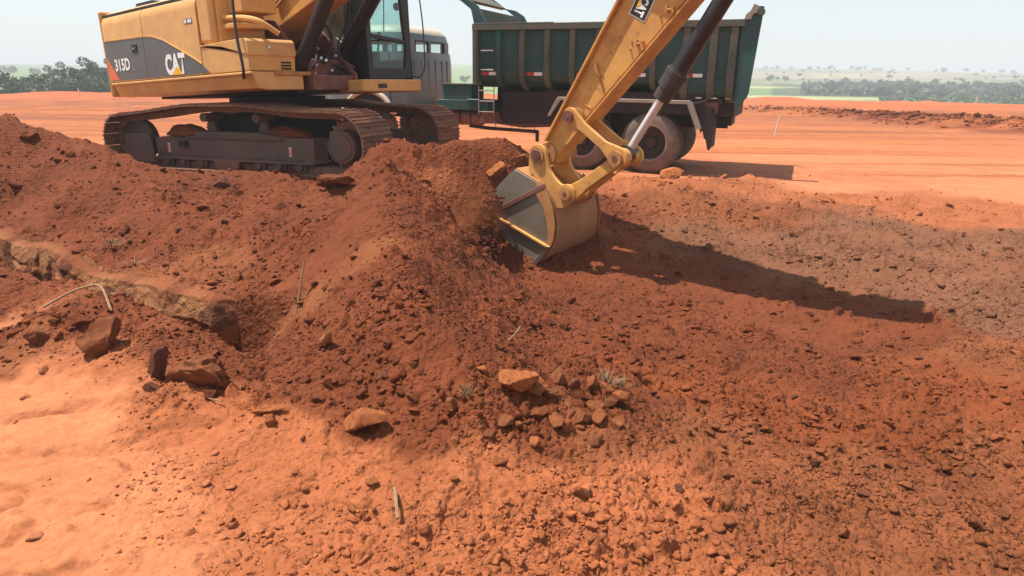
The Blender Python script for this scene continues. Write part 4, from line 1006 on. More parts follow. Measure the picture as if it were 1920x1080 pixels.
# bosses
for (x_, z_), r_ in (((5.263, .237), .115), ((5.639, .63), .085)):
    q = MB(); q.lathe([(.03, SN - .035), (r_, SN - .035), (r_, -SN + .035), (.03, -SN + .035)], (x_, 0, z_), 28); upart(q, 'pin_boss', M['yellow_old'], stick, smooth=True)
q = MB(); q.cyl((6.72, -.36, 2.12), (6.72, .30, 2.12), .06, n=20); upart(q, 'stick_pin', M['yellow_old'], stick, smooth=True)

# stick cylinder above the boom
sc0 = Vector((3.9, -.05, 3.72)); sc1 = Vector((6.98, -.05, 2.86)); dr = (sc1 - sc0).normalized()
d = MB(); d.cyl(sc0, sc0 + dr * 1.85, .095, n=28); q = upart(d, 'stick_cylinder', M['cylinder'], smooth=True)
d = MB(); d.cyl(sc0 + dr * 1.8, sc1, .045, n=20); upart(d, 'piston_rod', M['chrome'], q, smooth=True)
# bucket cylinder
c0 = Vector((6.195, -.12, .262)); c1 = Vector((7.67, -.12, 2.41)); dr = (c1 - c0).normalized()
pc = lambda t: c0 + dr * t
d = MB(); d.cyl(pc(.88), pc(2.45), .080, n=32)
d.cyl(pc(2.42), c1 + dr * .02, .07, n=20)
bcy = upart(d, 'bucket_cylinder', M['cylinder'], smooth=True)
d = MB(); d.cyl(pc(.74), pc(.87), .106, n=32); d.cyl(pc(.62), pc(.74), .086, n=28); d.cyl(pc(.87), pc(.91), .113, n=32); d.cyl(pc(.91), pc(.93), .09, n=32)
upart(d, 'cylinder_gland', M['gland'], bcy, smooth=True)
d = MB(); d.cyl(pc(.06), pc(.75), .040, n=28); upart(d, 'piston_rod', M['chrome'], bcy, smooth=True)
d = MB(); d.cyl(c0 - Vector((0, .07, 0)), c0 + Vector((0, .07, 0)), .085, n=24); upart(d, 'rod_eye', M['cylinder'], bcy, smooth=True)

# ---- linkage -------------------------------------------------------
A_ = (5.639, .63); B_ = (6.198, .231); D_ = (5.625, -.146); P_ = (5.263, .237)
def link_plate(m_, a, b, ra, rb, wid, y0, y1):
    a = Vector(a); b = Vector(b); dd = (b - a).normalized(); nn = Vector((-dd.y, dd.x))
    poly = []
    a0 = math.degrees(math.atan2(dd.y, dd.x))
    for t in range(60, 301, 20): poly.append((a.x + ra * math.cos(R(a0 + t)), a.y + ra * math.sin(R(a0 + t))))
    q1 = a + dd * (ra + .10) - nn * wid; q2 = b - dd * (rb + .10) - nn * wid
    poly += [tuple(q1), tuple(q2)]
    for t in range(-120, 121, 20): poly.append((b.x + rb * math.cos(R(a0 + t)), b.y + rb * math.sin(R(a0 + t))))
    q3 = b - dd * (rb + .10) + nn * wid; q4 = a + dd * (ra + .10) + nn * wid
    poly += [tuple(q3), tuple(q4)]
    m_.prism(poly, y0, y1)
for y in (-.315, -.02):
    d = MB(); link_plate(d, A_, B_, .085, .105, .046, y, y + .05); lk = upart(d, 'guide_link', M['yellow_arm'], bevel=.008)
d = MB(); link_plate(d, B_, D_, .09, .09, .058, -.26, -.18); link_plate(d, B_, D_, .09, .09, .058, -.10, -.02)
d.prism([(5.75, -.10), (6.04, .10), (6.08, .06), (5.80, -.14)], -.18, -.10)
pl_ = upart(d, 'power_link', M['yellow_arm'], bevel=.008)
for (x_, z_), y_, rr in ((A_, .21, .045), (B_, .22, .058), (D_, .24, .045), (P_, .25, .045)):
    q = MB(); q.cyl((x_, -.14 - y_, z_), (x_, -.14 + y_, z_), rr, n=24); q.cyl((x_, -.14 - y_ - .012, z_), (x_, -.14 - y_ + .02, z_), rr * 1.25, n=24)
    lp_ = upart(q, 'link_pin', M['yellow_old'] if rr > .05 or x_ == D_[0] else M['rust'], smooth=True)
    q = MB(); q.cyl((x_, -.14 - y_ - .016, z_), (x_, -.14 - y_ - .011, z_), rr * .55, n=12); upart(q, 'grease_cap', M['rust'], lp_, smooth=True)

# ---- bucket --------------------------------------------------------
bucket = bpy.data.objects.new('bucket', None); COL.objects.link(bucket); bucket.parent = exc
bucket['label'] = 'grey and yellow digging bucket tipped towards the machine'
prof = [(5.00, .10), (5.311, -.035), (5.43, -.13), (5.50, -.27), (5.535, -.45), (5.52, -.60), (5.47, -.72), (5.38, -.83), (5.30, -.90), (5.13, -.935), (4.93, -.945)]
t_ = .03
# shell: outer strip with inner offset
def shell(m_, pts, t, y0, y1):
    P = [Vector(p) for p in pts]; inn = []
    for i, p in enumerate(P):
        a = P[max(0, i - 1)]; b = P[min(len(P) - 1, i + 1)]; dd = (b - a).normalized(); nn = Vector((dd.y, -dd.x))
        inn.append(p + nn * t)
    m_.prism([tuple(p) for p in P] + [tuple(p) for p in inn[::-1]], y0, y1)
d = MB(); shell(d, prof[:2], .035, -.395, .395); upart(d, 'top_plate', M['yellow_old'], bucket, bevel=.006)
d = MB(); shell(d, prof[1:], .028, -.398, .398); upart(d, 'back_shell', M['shell'], bucket, bevel=.004)
side_prof = [(5.005, .085), (5.311, -.045), (5.42, -.14), (5.485, -.27), (5.515, -.45), (5.50, -.60), (5.45, -.71), (5.36, -.82), (5.29, -.885), (5.13, -.92), (4.94, -.93), (4.80, -.78), (4.74, -.60), (4.715, -.42), (4.70, -.16), (4.85, -.03)]
for y, nm in ((-.43, 1), (.40, 0)):
    d = MB(); d.prism(side_prof, y, y + .03); upart(d, 'side_plate', M['bucket'], bucket, bevel=.004)
    yy0, yy1 = (y - .022, y) if y < 0 else (y + .03, y + .052)
    d = MB(); plate(d, (5.43, -.085), (4.745, -.405), -.05, yy0, yy1); upart(d, 'side_bar', M['rust'], bucket, bevel=.006)
    d = MB(); plate(d, (4.725, -.42), (5.45, -.69), -.030, yy0 - (.016 if y < 0 else 0), yy1 + (.016 if y > 0 else 0)); upart(d, 'side_bar', M['yellow_arm'], bucket, bevel=.008)
    d = MB(); d.prism([(5.30, -.02), (5.44, -.13), (5.515, -.28), (5.54, -.46), (5.52, -.62), (5.47, -.72), (5.42, -.68), (5.45, -.58), (5.43, -.42), (5.39, -.30), (5.30, -.16)], yy0 + .004, yy1 - .004); upart(d, 'worn_corner_plate', M['yellow_old'], bucket, bevel=.004)
    d = MB(); d.prism([(4.92, -.955), (5.30, -.905), (5.38, -.83), (5.47, -.70), (5.44, -.69), (5.35, -.80), (5.27, -.87), (4.92, -.915)], yy0 - .006, yy1 + .006); upart(d, 'side_cutter', M['steel'], bucket, bevel=.005)
d = MB(); d.prism([(4.94, -.905), (5.22, -.895), (5.22, -.930), (4.90, -.962), (4.86, -.94)], -.44, .44); upart(d, 'cutting_edge', M['steel'], bucket, bevel=.004)
for k_ in range(5):
    y = -.36 + k_ * .18
    d = MB(); vs = [(4.93, y - .045, -.90), (4.93, y + .045, -.90), (4.93, y + .045, -.97), (4.93, y - .045, -.97), (4.76, y - .03, -.975), (4.76, y + .03, -.975), (4.76, y + .03, -.99), (4.76, y - .03, -.99)]
    d.add(vs, [(0, 1, 2, 3), (4, 7, 6, 5), (0, 4, 5, 1), (1, 5, 6, 2), (2, 6, 7, 3), (3, 7, 4, 0)]); upart(d, 'bucket_tooth', M['steel'], bucket, bevel=.006)
# soil caked on the bucket
for k_, (x_, y_, z_, s_) in enumerate([(5.20, -.30, .03, .045), (5.12, .0, .07, .06), (5.02, -.43, -.86, .035), (4.80, -.44, -.70, .03), (5.20, -.44, -.87, .03)]):
    v_, f_ = ICO_ROCK(k_)
    q = MB(); q.add([(x_ + a * s_ * 1.2, y_ + b * s_ * 1.6, z_ + c * s_ * .5) if abs(y_) < .4 else (x_ + a * s_ * 1.8, y_ + b * s_ * .35, z_ + c * s_) for a, b, c in v_], [tuple(t) for t in f_])
    upart(q, 'caked_soil', M['mud'], bucket, smooth=True)
# ears
for y in (-.365, .03):
    d = MB()
    ear = [(5.145, .06), (5.150, .20), (5.165, .29)] + arc(5.263, .237, .115, 150, 10, 7) + [(5.40, .12), (5.47, .02), (5.545, -.045)] + arc(5.625, -.146, .10, 115, -40, 7) + [(5.66, -.25), (5.58, -.30), (5.50, -.30), (5.40, -.12), (5.28, -.03)]
    d.prism(ear, y, y + .045); upart(d, 'bucket_ear', M['yellow_arm'], bucket, bevel=.008)
    d = MB(); d.lathe([(.055, y - .02 if y < 0 else y + .065), (.09, y - .02 if y < 0 else y + .065), (.09, y + .02)], (5.263, 0, .237), 24); upart(d, 'ear_boss', M['yellow_old'], bucket, smooth=True)
    d = MB(); d.lathe([(.045, y - .02 if y < 0 else y + .065), (.075, y - .02 if y < 0 else y + .065), (.075, y + .02)], (5.625, 0, -.146), 24)
    upart(d, 'ear_boss', M['yellow_old'], bucket, smooth=True)

# ================================================================== DUMP TRUCK
TKM = Matrix.Translation((2.54, 12.5, 0.0)) @ Matrix.Rotation(R(-22), 4, 'Z')
tk = empty('dump_truck', TKM)
tag(tk, 'dark green tipper truck with a grey blue cab standing behind the excavator arm', 'truck')
def kp(mb, name, mat, parent=tk, **k): return mb.build(name, mat, parent, **k)
W2 = 2.5
# body: near and far walls with a tub-like lower edge
def side_sheet(y_out, s):
    # s = +1 near side (outside faces -Y)
    pr = [(y_out, 2.50), (y_out, 1.72), (y_out + s * .06, 1.60), (y_out + s * .20, 1.50), (y_out + s * .45, 1.46), (y_out + s * .45, 1.51), (y_out + s * .22, 1.55), (y_out + s * .10, 1.63), (y_out + s * .05, 1.73), (y_out + s * .05, 2.50)]
    return pr
tb_ = MB(); tb_.prismx(side_sheet(0.09, 1), -3.60, 1.30)
bed = kp(tb_, 'tipper_body', M['green'], bevel=.004)
q = MB(); q.prismx(side_sheet(W2 - .09, -1), -3.60, 1.30); q.box(-3.6, 1.3, .5, 2.0, 1.46, 1.52); kp(q, 'body_floor', M['green'], bed)
# rear end plate, flared and raised
q = MB(); q.prism([(1.28, 1.23), (1.38, 1.20), (1.50, 1.44), (1.585, 2.60), (1.60, 2.80), (1.43, 2.82), (1.41, 2.66), (1.33, 2.60), (1.28, 2.5)], .04, .10)
kp(q, 'rear_corner_plate', M['green'], bed, bevel=.008)
q = MB(); q.prism([(1.20, 1.23), (1.25, 1.20), (1.32, 1.44), (1.36, 2.60), (1.36, 2.80), (1.22, 2.82), (1.20, 2.5)], W2 - .10, W2 - .04)
kp(q, 'rear_corner_plate', M['green'], bed, bevel=.008)
q = MB(); q.prism([(1.20, 1.28), (1.25, 1.28), (1.29, 2.52), (1.24, 2.52)], .11, W2 - .11); kp(q, 'tailgate', M['green_dusty'], bed, bevel=.006)
q = MB(); q.prism([(1.31, 2.60), (1.42, 2.60), (1.44, 2.68), (1.53, 2.70), (1.54, 2.80), (1.44, 2.84), (1.40, 2.74), (1.33, 2.68)], -.02, .035); kp(q, 'gate_hinge', M['guard'], bed, bevel=.008)
q = MB(); q.cyl((1.56, -.02, 2.72), (1.56, .14, 2.72), .06, n=16); kp(q, 'hinge_pin', M['green_dusty'], bed, smooth=True)
# top rails
for y in (0.0, W2 - .10):
    q = MB(); q.box(-3.63, 1.33, y, y + .10, 2.495, 2.61); kp(q, 'top_rail', M['green_dusty'], bed, bevel=.01)
q = MB(); q.box(-3.60, -2.0, -.002, .06, 2.612, 2.622); kp(q, 'rail_strip', M['guard'], bed)
q = MB(); q.box(-3.63, -3.53, .015, W2 - .015, 1.5, 2.5); q.box(-3.60, -3.54, .10, W2 - .1, 2.5, 2.86); kp(q, 'front_wall', M['green_dusty'], bed, bevel=.01)
q = MB(); q.box(-3.625, -3.55, .005, .085, 1.63, 2.493); kp(q, 'corner_post', M['green_dusty'], bed, bevel=.01)
ribx = [-3.09, -2.61, -2.12, -1.63, -1.14, -.65, -.15, .41, .86, 1.18]
for i, x in enumerate(ribx):
    wdt = .048 if x < .4 else .06
    for y, s in ((0.015, 1), (W2 - .015, -1)):
        pr = [(y, 2.49), (y, 1.72), (y + s * .05, 1.58), (y + s * .17, 1.46), (y + s * .38, 1.40), (y + s * .38, 1.455), (y + s * .26, 1.52), (y + s * .12, 1.60), (y + s * .078, 1.72), (y + s * .078, 2.49)]
        if x > .35: pr = [(y, 2.49), (y, 1.60), (y + s * .04, 1.42), (y + s * .16, 1.30), (y + s * .3, 1.26), (y + s * .3, 1.45), (y + s * .12, 1.60), (y + s * .078, 1.72), (y + s * .078, 2.49)]
        q = MB(); q.prismx(pr, x - wdt, x + wdt); kp(q, 'side_rib', M['green_dusty'] if s > 0 and i > 0 else M['green'], bed, bevel=.008)
# deeper rear tub
q = MB(); q.prismx([(.10, 1.66), (.10, 1.50), (.16, 1.38), (.30, 1.30), (W2 - .3, 1.30), (W2 - .16, 1.38), (W2 - .1, 1.5), (W2 - .1, 1.66)], .30, 1.34); kp(q, 'rear_tub', M['green'], bed, bevel=.01)
# horizontal pressings in the front bay
for z in (2.30, 2.10, 1.82):
    q = MB(); q.box(-3.53, -3.15, .070, .092, z, z + .025); kp(q, 'bay_ledge', M['green'], bed)
for x0_, z in ((-3.47, 2.125), (-3.47, 1.775)):
    q = MB(); q.box(x0_, x0_ + .26, .055, .068, z, z + .022); kp(q, 'white_stripe', M['white'], bed)
for x0_ in (-3.46, -2.53, -1.55, -.58, .40):
    y_ = .082 if x0_ < .3 else .082
    q = MB(); q.box(x0_, x0_ + .15, y_, y_ + .006, 1.685, 1.745); kp(q, 'red_reflector', M['red'], bed)
    q = MB(); q.box(x0_ + .152, x0_ + .31, y_, y_ + .006, 1.685, 1.745); kp(q, 'white_reflector', M['white'], bed)
for x0_ in (.62, .88, 1.12):
    q = MB(); q.box(x0_, x0_ + .10, .13, .15, 1.335, 1.355); kp(q, 'white_stripe', M['white'], bed)
# headboard gussets and canopy over the cab
gp = [(-3.60, 2.61), (-3.66, 2.87), (-3.92, 3.06), (-4.25, 3.28), (-4.55, 3.42), (-4.55, 3.34), (-4.1, 3.12), (-3.72, 3.05), (-3.52, 2.93), (-3.34, 2.62)]
for y in (.03, W2 - .09):
    q = MB(); q.prism(gp, y, y + .06); kp(q, 'canopy_gusset', M['green'], bed, bevel=.006)
q = MB(); q.prism([(-3.95, 3.10), (-4.55, 3.43), (-4.60, 3.36), (-4.02, 3.06)], .09, W2 - .09); q.box(-3.66, -3.56, .09, W2 - .09, 2.86, 2.90)
kp(q, 'canopy_sheet', M['green_dusty'], bed, bevel=.01)
# chassis
q = MB()
for y in (.80, 1.62): q.box(-8.2, 1.15, y, y + .08, .80, 1.06)
for x in (-5, -3.4, -2, -.8, .4, 1.1): q.box(x, x + .1, .88, 1.62, .85, 1.0)
ch = kp(q, 'chassis_rails', M['chassis'], bevel=.006)
q = MB(); q.box(-3.45, .9, .82, 1.70, 1.062, 1.455); kp(q, 'sub_frame', M['chassis'], bevel=.02)
q = MB(); q.box(-3.15, -1.9, .30, .78, .78, 1.40); kp(q, 'hydraulic_tank', M['chassis'], bevel=.03)
q = MB(); q.box(-1.5, -.9, .25, .80, .95, 1.40); kp(q, 'air_tank', M['chassis'], bevel=.05)
q = MB(); q.prism([(-2.2, 1.05), (.95, 1.05), (1.10, 1.30), (.9, 1.42), (-2.2, 1.42)], .15, .22); kp(q, 'inner_skirt', M['chassis'])
q = MB(); q.box(.95, 1.28, .3, 2.2, 1.02, 1.27); kp(q, 'rear_beam', M['chassis'], bevel=.01)
q = MB(); q.prism([(.78, 1.27), (1.0, 1.27), (1.02, 1.12), (.92, 1.0), (.84, 1.1)], .14, .17); kp(q, 'rear_lamp_bracket', M['rust'])
# wheels: dual rear tandem, single front axle
def wheel(x, y, z, dual, s):
    m_ = MB()
    t = [(.30, .0), (.42, -.01), (.50, .03), (.525, .07), (.525, .20), (.50, .24), (.42, .27), (.30, .26)]
    ys = [0.0, .31] if dual else [0.0]
    for o_ in ys: m_.lathe([(r_, (o_ + h_) * s) for r_, h_ in t] + [(.30, o_ * s)], (x, y, z), 48)
    wh = kp(m_, 'wheel', M['tyre'], smooth=True)
    r_ = MB(); r_.lathe([(.305, .01 * s), (.31, .04 * s), (.27, .05 * s), (.25, .13 * s), (.12, .15 * s), (.10, .10 * s), (.001, .09 * s)] if dual else [(.305, .01 * s), (.30, .05 * s), (.24, .06 * s), (.20, .02 * s), (.10, .0), (.09, -.03 * s), (.001, -.03 * s)], (x, y, z), 36)
    kp(r_, 'rim', M['rim'], wh, smooth=True)
    r_ = MB(); r_.lathe([(.298, -.004 * s), (.325, -.012 * s), (.335, .004 * s), (.30, .02 * s)], (x, y, z), 40); kp(r_, 'rim_ring', M['rimring'], wh, smooth=True)
    for i in range(8):
        a_ = i * math.pi / 4; b_ = MB(); px_, pz_ = x + .155 * math.cos(a_), z + .155 * math.sin(a_)
        b_.cyl((px_, y + s * .09, pz_), (px_, y + s * .15, pz_), .016, n=6); kp(b_, 'wheel_nut', M['rim'], wh)
    # tread lugs
    l_ = MB()
    for o_ in ys:
        for i in range(44):
            a_ = 2 * math.pi * i / 44
            ca, sa = math.cos(a_), math.sin(a_)
            for y0_, y1_, dl in ((.05, .13, .0), (.14, .22, .07)):
                c2, s2 = math.cos(a_ + dl), math.sin(a_ + dl)
                w_ = .022; vs = []
                for yy_ in (y0_, y1_):
                    for rr in (.515, .538):
                        for sg in (-1, 1): vs.append((x + rr * c2 - sg * w_ * s2, y + s * (o_ + yy_), z + rr * s2 + sg * w_ * c2))
                l_.add(vs, [(0, 1, 3, 2), (4, 6, 7, 5), (0, 4, 5, 1), (2, 3, 7, 6), (0, 2, 6, 4), (1, 5, 7, 3)])
    tr_ = kp(l_, 'tread', M['tyre'], wh); tr_['kind'] = 'stuff'
for x in (-.13, -1.43):
    wheel(x, .12, .535, True, 1); wheel(x, W2 - .12, .535, True, -1)
    q = MB(); q.cyl((x, .3, .535), (x, W2 - .3, .535), .07, n=14); q.lathe([(.02, 1.05), (.2, 1.12), (.2, 1.38), (.02, 1.45)], (x, 0, .535), 18); kp(q, 'axle', M['chassis'], smooth=True)
wheel(-6.06, .15, .535, False, 1); wheel(-6.06, W2 - .15, .535, False, -1)
# pale tubular guard above the rear wheels
q = MB(); q.prism([(-1.86, 1.255), (.56, 1.235), (.56, 1.30), (-1.86, 1.315)], -.02, .03)
q.prism([(-1.86, 1.315), (-1.90, 1.27), (-2.06, .97), (-2.01, .955), (-1.80, 1.27)], -.018, .02)
gd_ = kp(q, 'wheel_guard', M['guard'], bevel=.01)
q = MB(); q.prism([(.50, 1.30), (.60, 1.27), (.79, .83), (.69, .82), (.52, 1.20)], -.022, .035); kp(q, 'guard_leg', M['guard'], gd_, bevel=.006)
q = MB(); q.tube(curve_pts([(.55, 0, 1.28), (.65, .0, 1.26), (.80, .03, 1.30), (.90, .06, 1.40)], 6), .010); kp(q, 'cable', M['hose'], gd_, smooth=True)
q = MB(); q.box(-2.0, .62, .18, .75, 1.22, 1.28); q.prism([(.45, 1.28), (.62, 1.28), (.70, .95), (.62, .95)], .18, .75); kp(q, 'mudguard', M['chassis'], bevel=.01)
# ragged mud flap
mf = [(.70, 1.24), (.90, 1.20), (.93, 1.14), (.90, 1.12), (.97, 1.08), (.935, 1.05), (.985, .98), (.96, .86), (.98, .80), (.965, .62), (.95, .47), (.91, .46), (.89, .52), (.86, .64), (.83, .66), (.79, .80), (.76, .74), (.74, .82), (.70, .95)]
q = MB(); q.prism(mf, .10, .125); kp(q, 'mud_flap', M['chassis'])
q = MB(); q.box(.92, .965, .12, .66, .50, 1.18); kp(q, 'mud_flap', M['chassis'])
# underside fittings between the axles
q = MB(); q.cyl((-4.10, .22, .87), (-3.50, .22, .87), .145, n=28); q.cyl((-3.50, .22, .87), (-3.47, .22, .87), .12, n=28); ta = kp(q, 'air_cylinder', M['rust'], smooth=True)
for x in (-3.95, -3.72):
    q = MB(); q.cyl((x, .22, .87), (x + .03, .22, .87), .151, n=28); kp(q, 'tank_strap', M['chassis'], ta, smooth=True)
q = MB(); q.box(-4.30, -3.66, .05, .62, 1.22, 1.50); bb = kp(q, 'battery_box', M['green'], bevel=.012)
q = MB(); q.box(-4.32, -3.64, .03, .64, 1.50, 1.522); kp(q, 'box_lid', M['green_dusty'], bb, bevel=.004)
q = MB(); q.box(-4.40, -3.30, .02, .78, 1.02, 1.215); q.box(-3.75, -3.36, .0, .3, 1.215, 1.235); kp(q, 'side_locker', M['green'], bevel=.012)
q = MB()
for x in (-3.48, -3.16): q.tube([(x, -.01, 1.48), (x, -.01, .95)], .011)
for z in (1.40, 1.20, 1.0): q.tube([(-3.48, -.01, z), (-3.16, -.01, z)], .011)
kp(q, 'ladder', M['guard'], smooth=True)
q = MB(); q.prism([(-3.42, 1.0), (-3.20, 1.0), (-3.10, .78), (-3.50, .78)], .02, .30); kp(q, 'step_bracket', M['rust'])
q = MB(); q.tube([(-3.85, .35, .70), (-3.4, .33, .665), (-2.36, .30, .64)], .035); q.tube([(-2.37, .30, .66), (-2.365, .30, .45)], .038); kp(q, 'exhaust_pipe', M['chassis'], smooth=True)
for x in (-3.25, -2.9, -2.76, -2.42):
    q = MB(); q.tube([(x, .30, .66), (x - .03, .32, .95)], .006); kp(q, 'hanger_wire', M['chassis'])
q = MB(); q.prism([(-3.3, .95), (-1.9, .95), (-2.0, .74), (-2.7, .70), (-3.35, .76)], .35, .70); kp(q, 'lower_tank', M['rust'], bevel=.03)
# cab: rounded grey-blue shell with rear windows
cabm = MB()
CX0, CX1, CY0, CY1 = -7.25, -5.15, .07, 2.34
def cab_ring(z, inset, dy=0):
    pts = []
    r_ = .28
    for (sx, sy, a0) in ((1, 1, 0), (-1, 1, 90), (-1, -1, 180), (1, -1, 270)):
        ccx = (CX1 - inset - r_) if sx > 0 else (CX0 + inset + r_); ccy = (CY1 - inset * .8 - r_) if sy > 0 else (CY0 + inset * .8 + r_)
        for t in (0, 30, 60, 90):
            a_ = R(a0 + t); pts.append((ccx + r_ * math.cos(a_), ccy + r_ * math.sin(a_), z))
    return pts
levels = [(1.0, .03), (1.25, .0), (1.9, .01), (2.13, .03)]
top = [(2.36, .07), (2.50, .10), (2.60, .19), (2.655, .33), (2.67, .6)]
def rings(levels_, cap=False):
    m_ = MB(); vs = []
    for z, ins in levels_: vs += cab_ring(z, ins)
    n_ = 16; fs = []
    for i in range(len(levels_) - 1):
        for k in range(n_): fs.append((i * n_ + k, i * n_ + (k + 1) % n_, (i + 1) * n_ + (k + 1) % n_, (i + 1) * n_ + k))
    if cap: fs.append(tuple(range((len(levels_) - 1) * n_, len(levels_) * n_)))
    return m_.add(vs, fs)
lc = kp(rings(levels), 'truck_cab', M['blue'], smooth=True)
rf = kp(rings(top, True), 'cab_roof', M['cream'], lc, smooth=True)
m_ = rings([(2.355, .068), (2.42, .078), (2.50, .098)]); kp(m_, 'roof_band', M['blue'], lc, smooth=True)
# posts between the windows (rear wall has two panes)
q = MB()
def wpost(x0_, x1_, y0_, y1_):
    w_ = MB(); w_.box(x0_, x1_, y0_, y1_, 2.125, 2.37); kp(w_, 'window_post', M['blue'], lc, bevel=.012)
wpost(CX1 - .10, CX1 - .045, 1.13, 1.22)                     # middle of the rear wall
for a_, b_ in ((.12, .58), (1.86, 2.08)): wpost(CX1 - .11, CX1 - .05, a_, b_)
for y in (CY0 + .05, CY1 - .11):
    for x in (CX0 + .2, -6.30, CX1 - .35): wpost(x, x + .12, y, y + .05)
for a_, b_ in ((.58, 1.13), (1.22, 1.86)):
    q = MB(); q.box(CX1 - .085, CX1 - .075, a_, b_, 2.13, 2.36); kp(q, 'rear_pane', M['glass_clear'], lc)
    q = MB(); yb = (a_, b_)
    for zz in (2.118, 2.345): q.box(CX1 - .066, CX1 - .04, a_ - .01, b_ + .01, zz, zz + .022)
    for yv in (a_ - .01, b_ - .01): q.box(CX1 - .066, CX1 - .04, yv, yv + .02, 2.14, 2.345)
    kp(q, 'pane_seal', M['hose'], lc, bevel=.004)
q = MB(); q.box(CX0 + .05, CX0 + .058, .4, 1.95, 2.1, 2.36); kp(q, 'windscreen', M['glass_clear'], lc)
for y in (.09, 2.25):
    q = MB(); q.box(-7.0, -6.3, y, y + .006, 2.13, 2.36); q.box(-6.18, -5.5, y, y + .006, 2.13, 2.36); kp(q, 'side_pane', M['glass_clear'], lc)
q = MB()
for y in (.45, .75, 1.05, 1.35, 1.65, 1.9):
    q = MB(); q.box(CX1 - .012, CX1 + .006, y, y + .05, 1.35, 1.98); kp(q, 'pressed_rib', M['blue'], lc, bevel=.008)
q = MB(); q.box(-5.53, -5.515, .058, .075, 1.02, 2.1); q.box(-6.9, -6.885, .058, .075, 1.3, 2.1); kp(q, 'door_seam', M['hose'], lc)
q = MB(); q.tube(curve_pts([(-6.72, .06, .95)] + [(-6.06 + .60 * math.cos(R(t)), .04, .80 + .55 * math.sin(R(t))) for t in range(165, 14, -15)] + [(-5.40, .06, .95)], 3), .055, 10); kp(q, 'wheel_arch', M['cream'], lc, smooth=True)
q = MB(); q.prism([(-6.06 + .54 * math.cos(R(t)), .80 + .50 * math.sin(R(t))) for t in range(0, 181, 12)], .050, .09); kp(q, 'arch_shade', M['dark'], lc)  # solid near-black sheet painted as the shade inside the wheel arch
q = MB(); q.box(-8.3, -7.2, .35, 2.0, .9, 1.75); bo = kp(q, 'bonnet', M['blue'], lc, bevel=.12, seg=4)
q = MB(); q.box(-8.45, -8.3, .1, 2.35, .6, .85); kp(q, 'front_bumper', M['guard'], bevel=.02)
q = MB(); q.box(-7.2, -5.2, .12, 2.2, .93, 1.02); kp(q, 'cab_floor', M['chassis'], lc)
q = MB(); q.box(-6.6, -6.1, .3, 2.0, 1.3, 1.5); q.box(-6.15, -6.03, .3, 2.0, 1.45, 2.0); kp(q, 'cab_seat', M['seat'], lc, bevel=.03)

# ================================================================== STAKES
def stake(x, y, h_, lean, label, wd=.05):
    z_ = hz(x, y)
    m_ = MB(); w_ = wd / 2
    vs = []
    for zz in (-.15, 0, h_ * .5, h_):
        f = lean * zz
        for sx, sy in ((-1, -1), (1, -1), (1, 1), (-1, 1)): vs.append((sx * w_ + f, sy * .012, zz))
    fs = [(i * 4 + k, i * 4 + (k + 1) % 4, (i + 1) * 4 + (k + 1) % 4, (i + 1) * 4 + k) for i in range(3) for k in range(4)] + [(3, 2, 1, 0), (12, 13, 14, 15)]
    m_.add(vs, fs)
    o = m_.build('survey_stake', M['stake'])
    o.location = (x, y, z_)
    tag(o, label, 'stake', 'pale survey stakes on the graded ground')
    return o
stake(8.05, 21.52, .62, .12, 'tall pale leaning survey stake right of the truck, nearest of the stakes', .045)
stake(15.05, 44.4, .55, .02, 'upright pale stake behind the dark windrow, just right of the truck tailgate', .07)
stake(39.9, 61.3, .75, .10, 'short pale stake far off at the right edge of the graded ground', .12)
stake(-32.0, 52.1, .50, -.12, 'pale stake at the far left in front of the trees', .10)

# ================================================================== ROCKS AND CLODS
def ico(sub):
    bm = bmesh.new(); bmesh.ops.create_icosphere(bm, subdivisions=sub, radius=1)
    v = np.array([p.co[:] for p in bm.verts]); f = np.array([[q.index for q in p.verts] for p in bm.faces]); bm.free()
    return v, f
ICO = {k: ico(k) for k in (1, 2, 3, 4)}
def rock_shape(seed, sub=3, dims=(1, .8, .6), cuts=12, rough=.06, cutd=(.38, .75)):
    rg = np.random.RandomState(seed)
    v, f = ICO[sub]; v = v.copy()
    for _ in range(cuts):
        nn = rg.normal(size=3); nn /= np.linalg.norm(nn); d_ = rg.uniform(*cutd)
        t = v @ nn - d_
        v -= np.clip(t, 0, None)[:, None] * nn
    s = rg.uniform(0, 99)
    nz = fbm(v[:, 0] * 2.3 + s, v[:, 1] * 2.3 + v[:, 2] * 1.9, 5, seed, .62)
    v = v * (1 + rough * 3.0 * nz)[:, None]
    return v * np.array(dims), f
def rock_mesh(name, seed, mat, **k):
    v, f = rock_shape(seed, **k)
    me = bpy.data.meshes.new(name); me.from_pydata(v.tolist(), [], f.tolist()); me.materials.append(mat)
    me.polygons.foreach_set('use_smooth', [True] * len(f)); me.set_sharp_from_angle(angle=R(28))
    return me
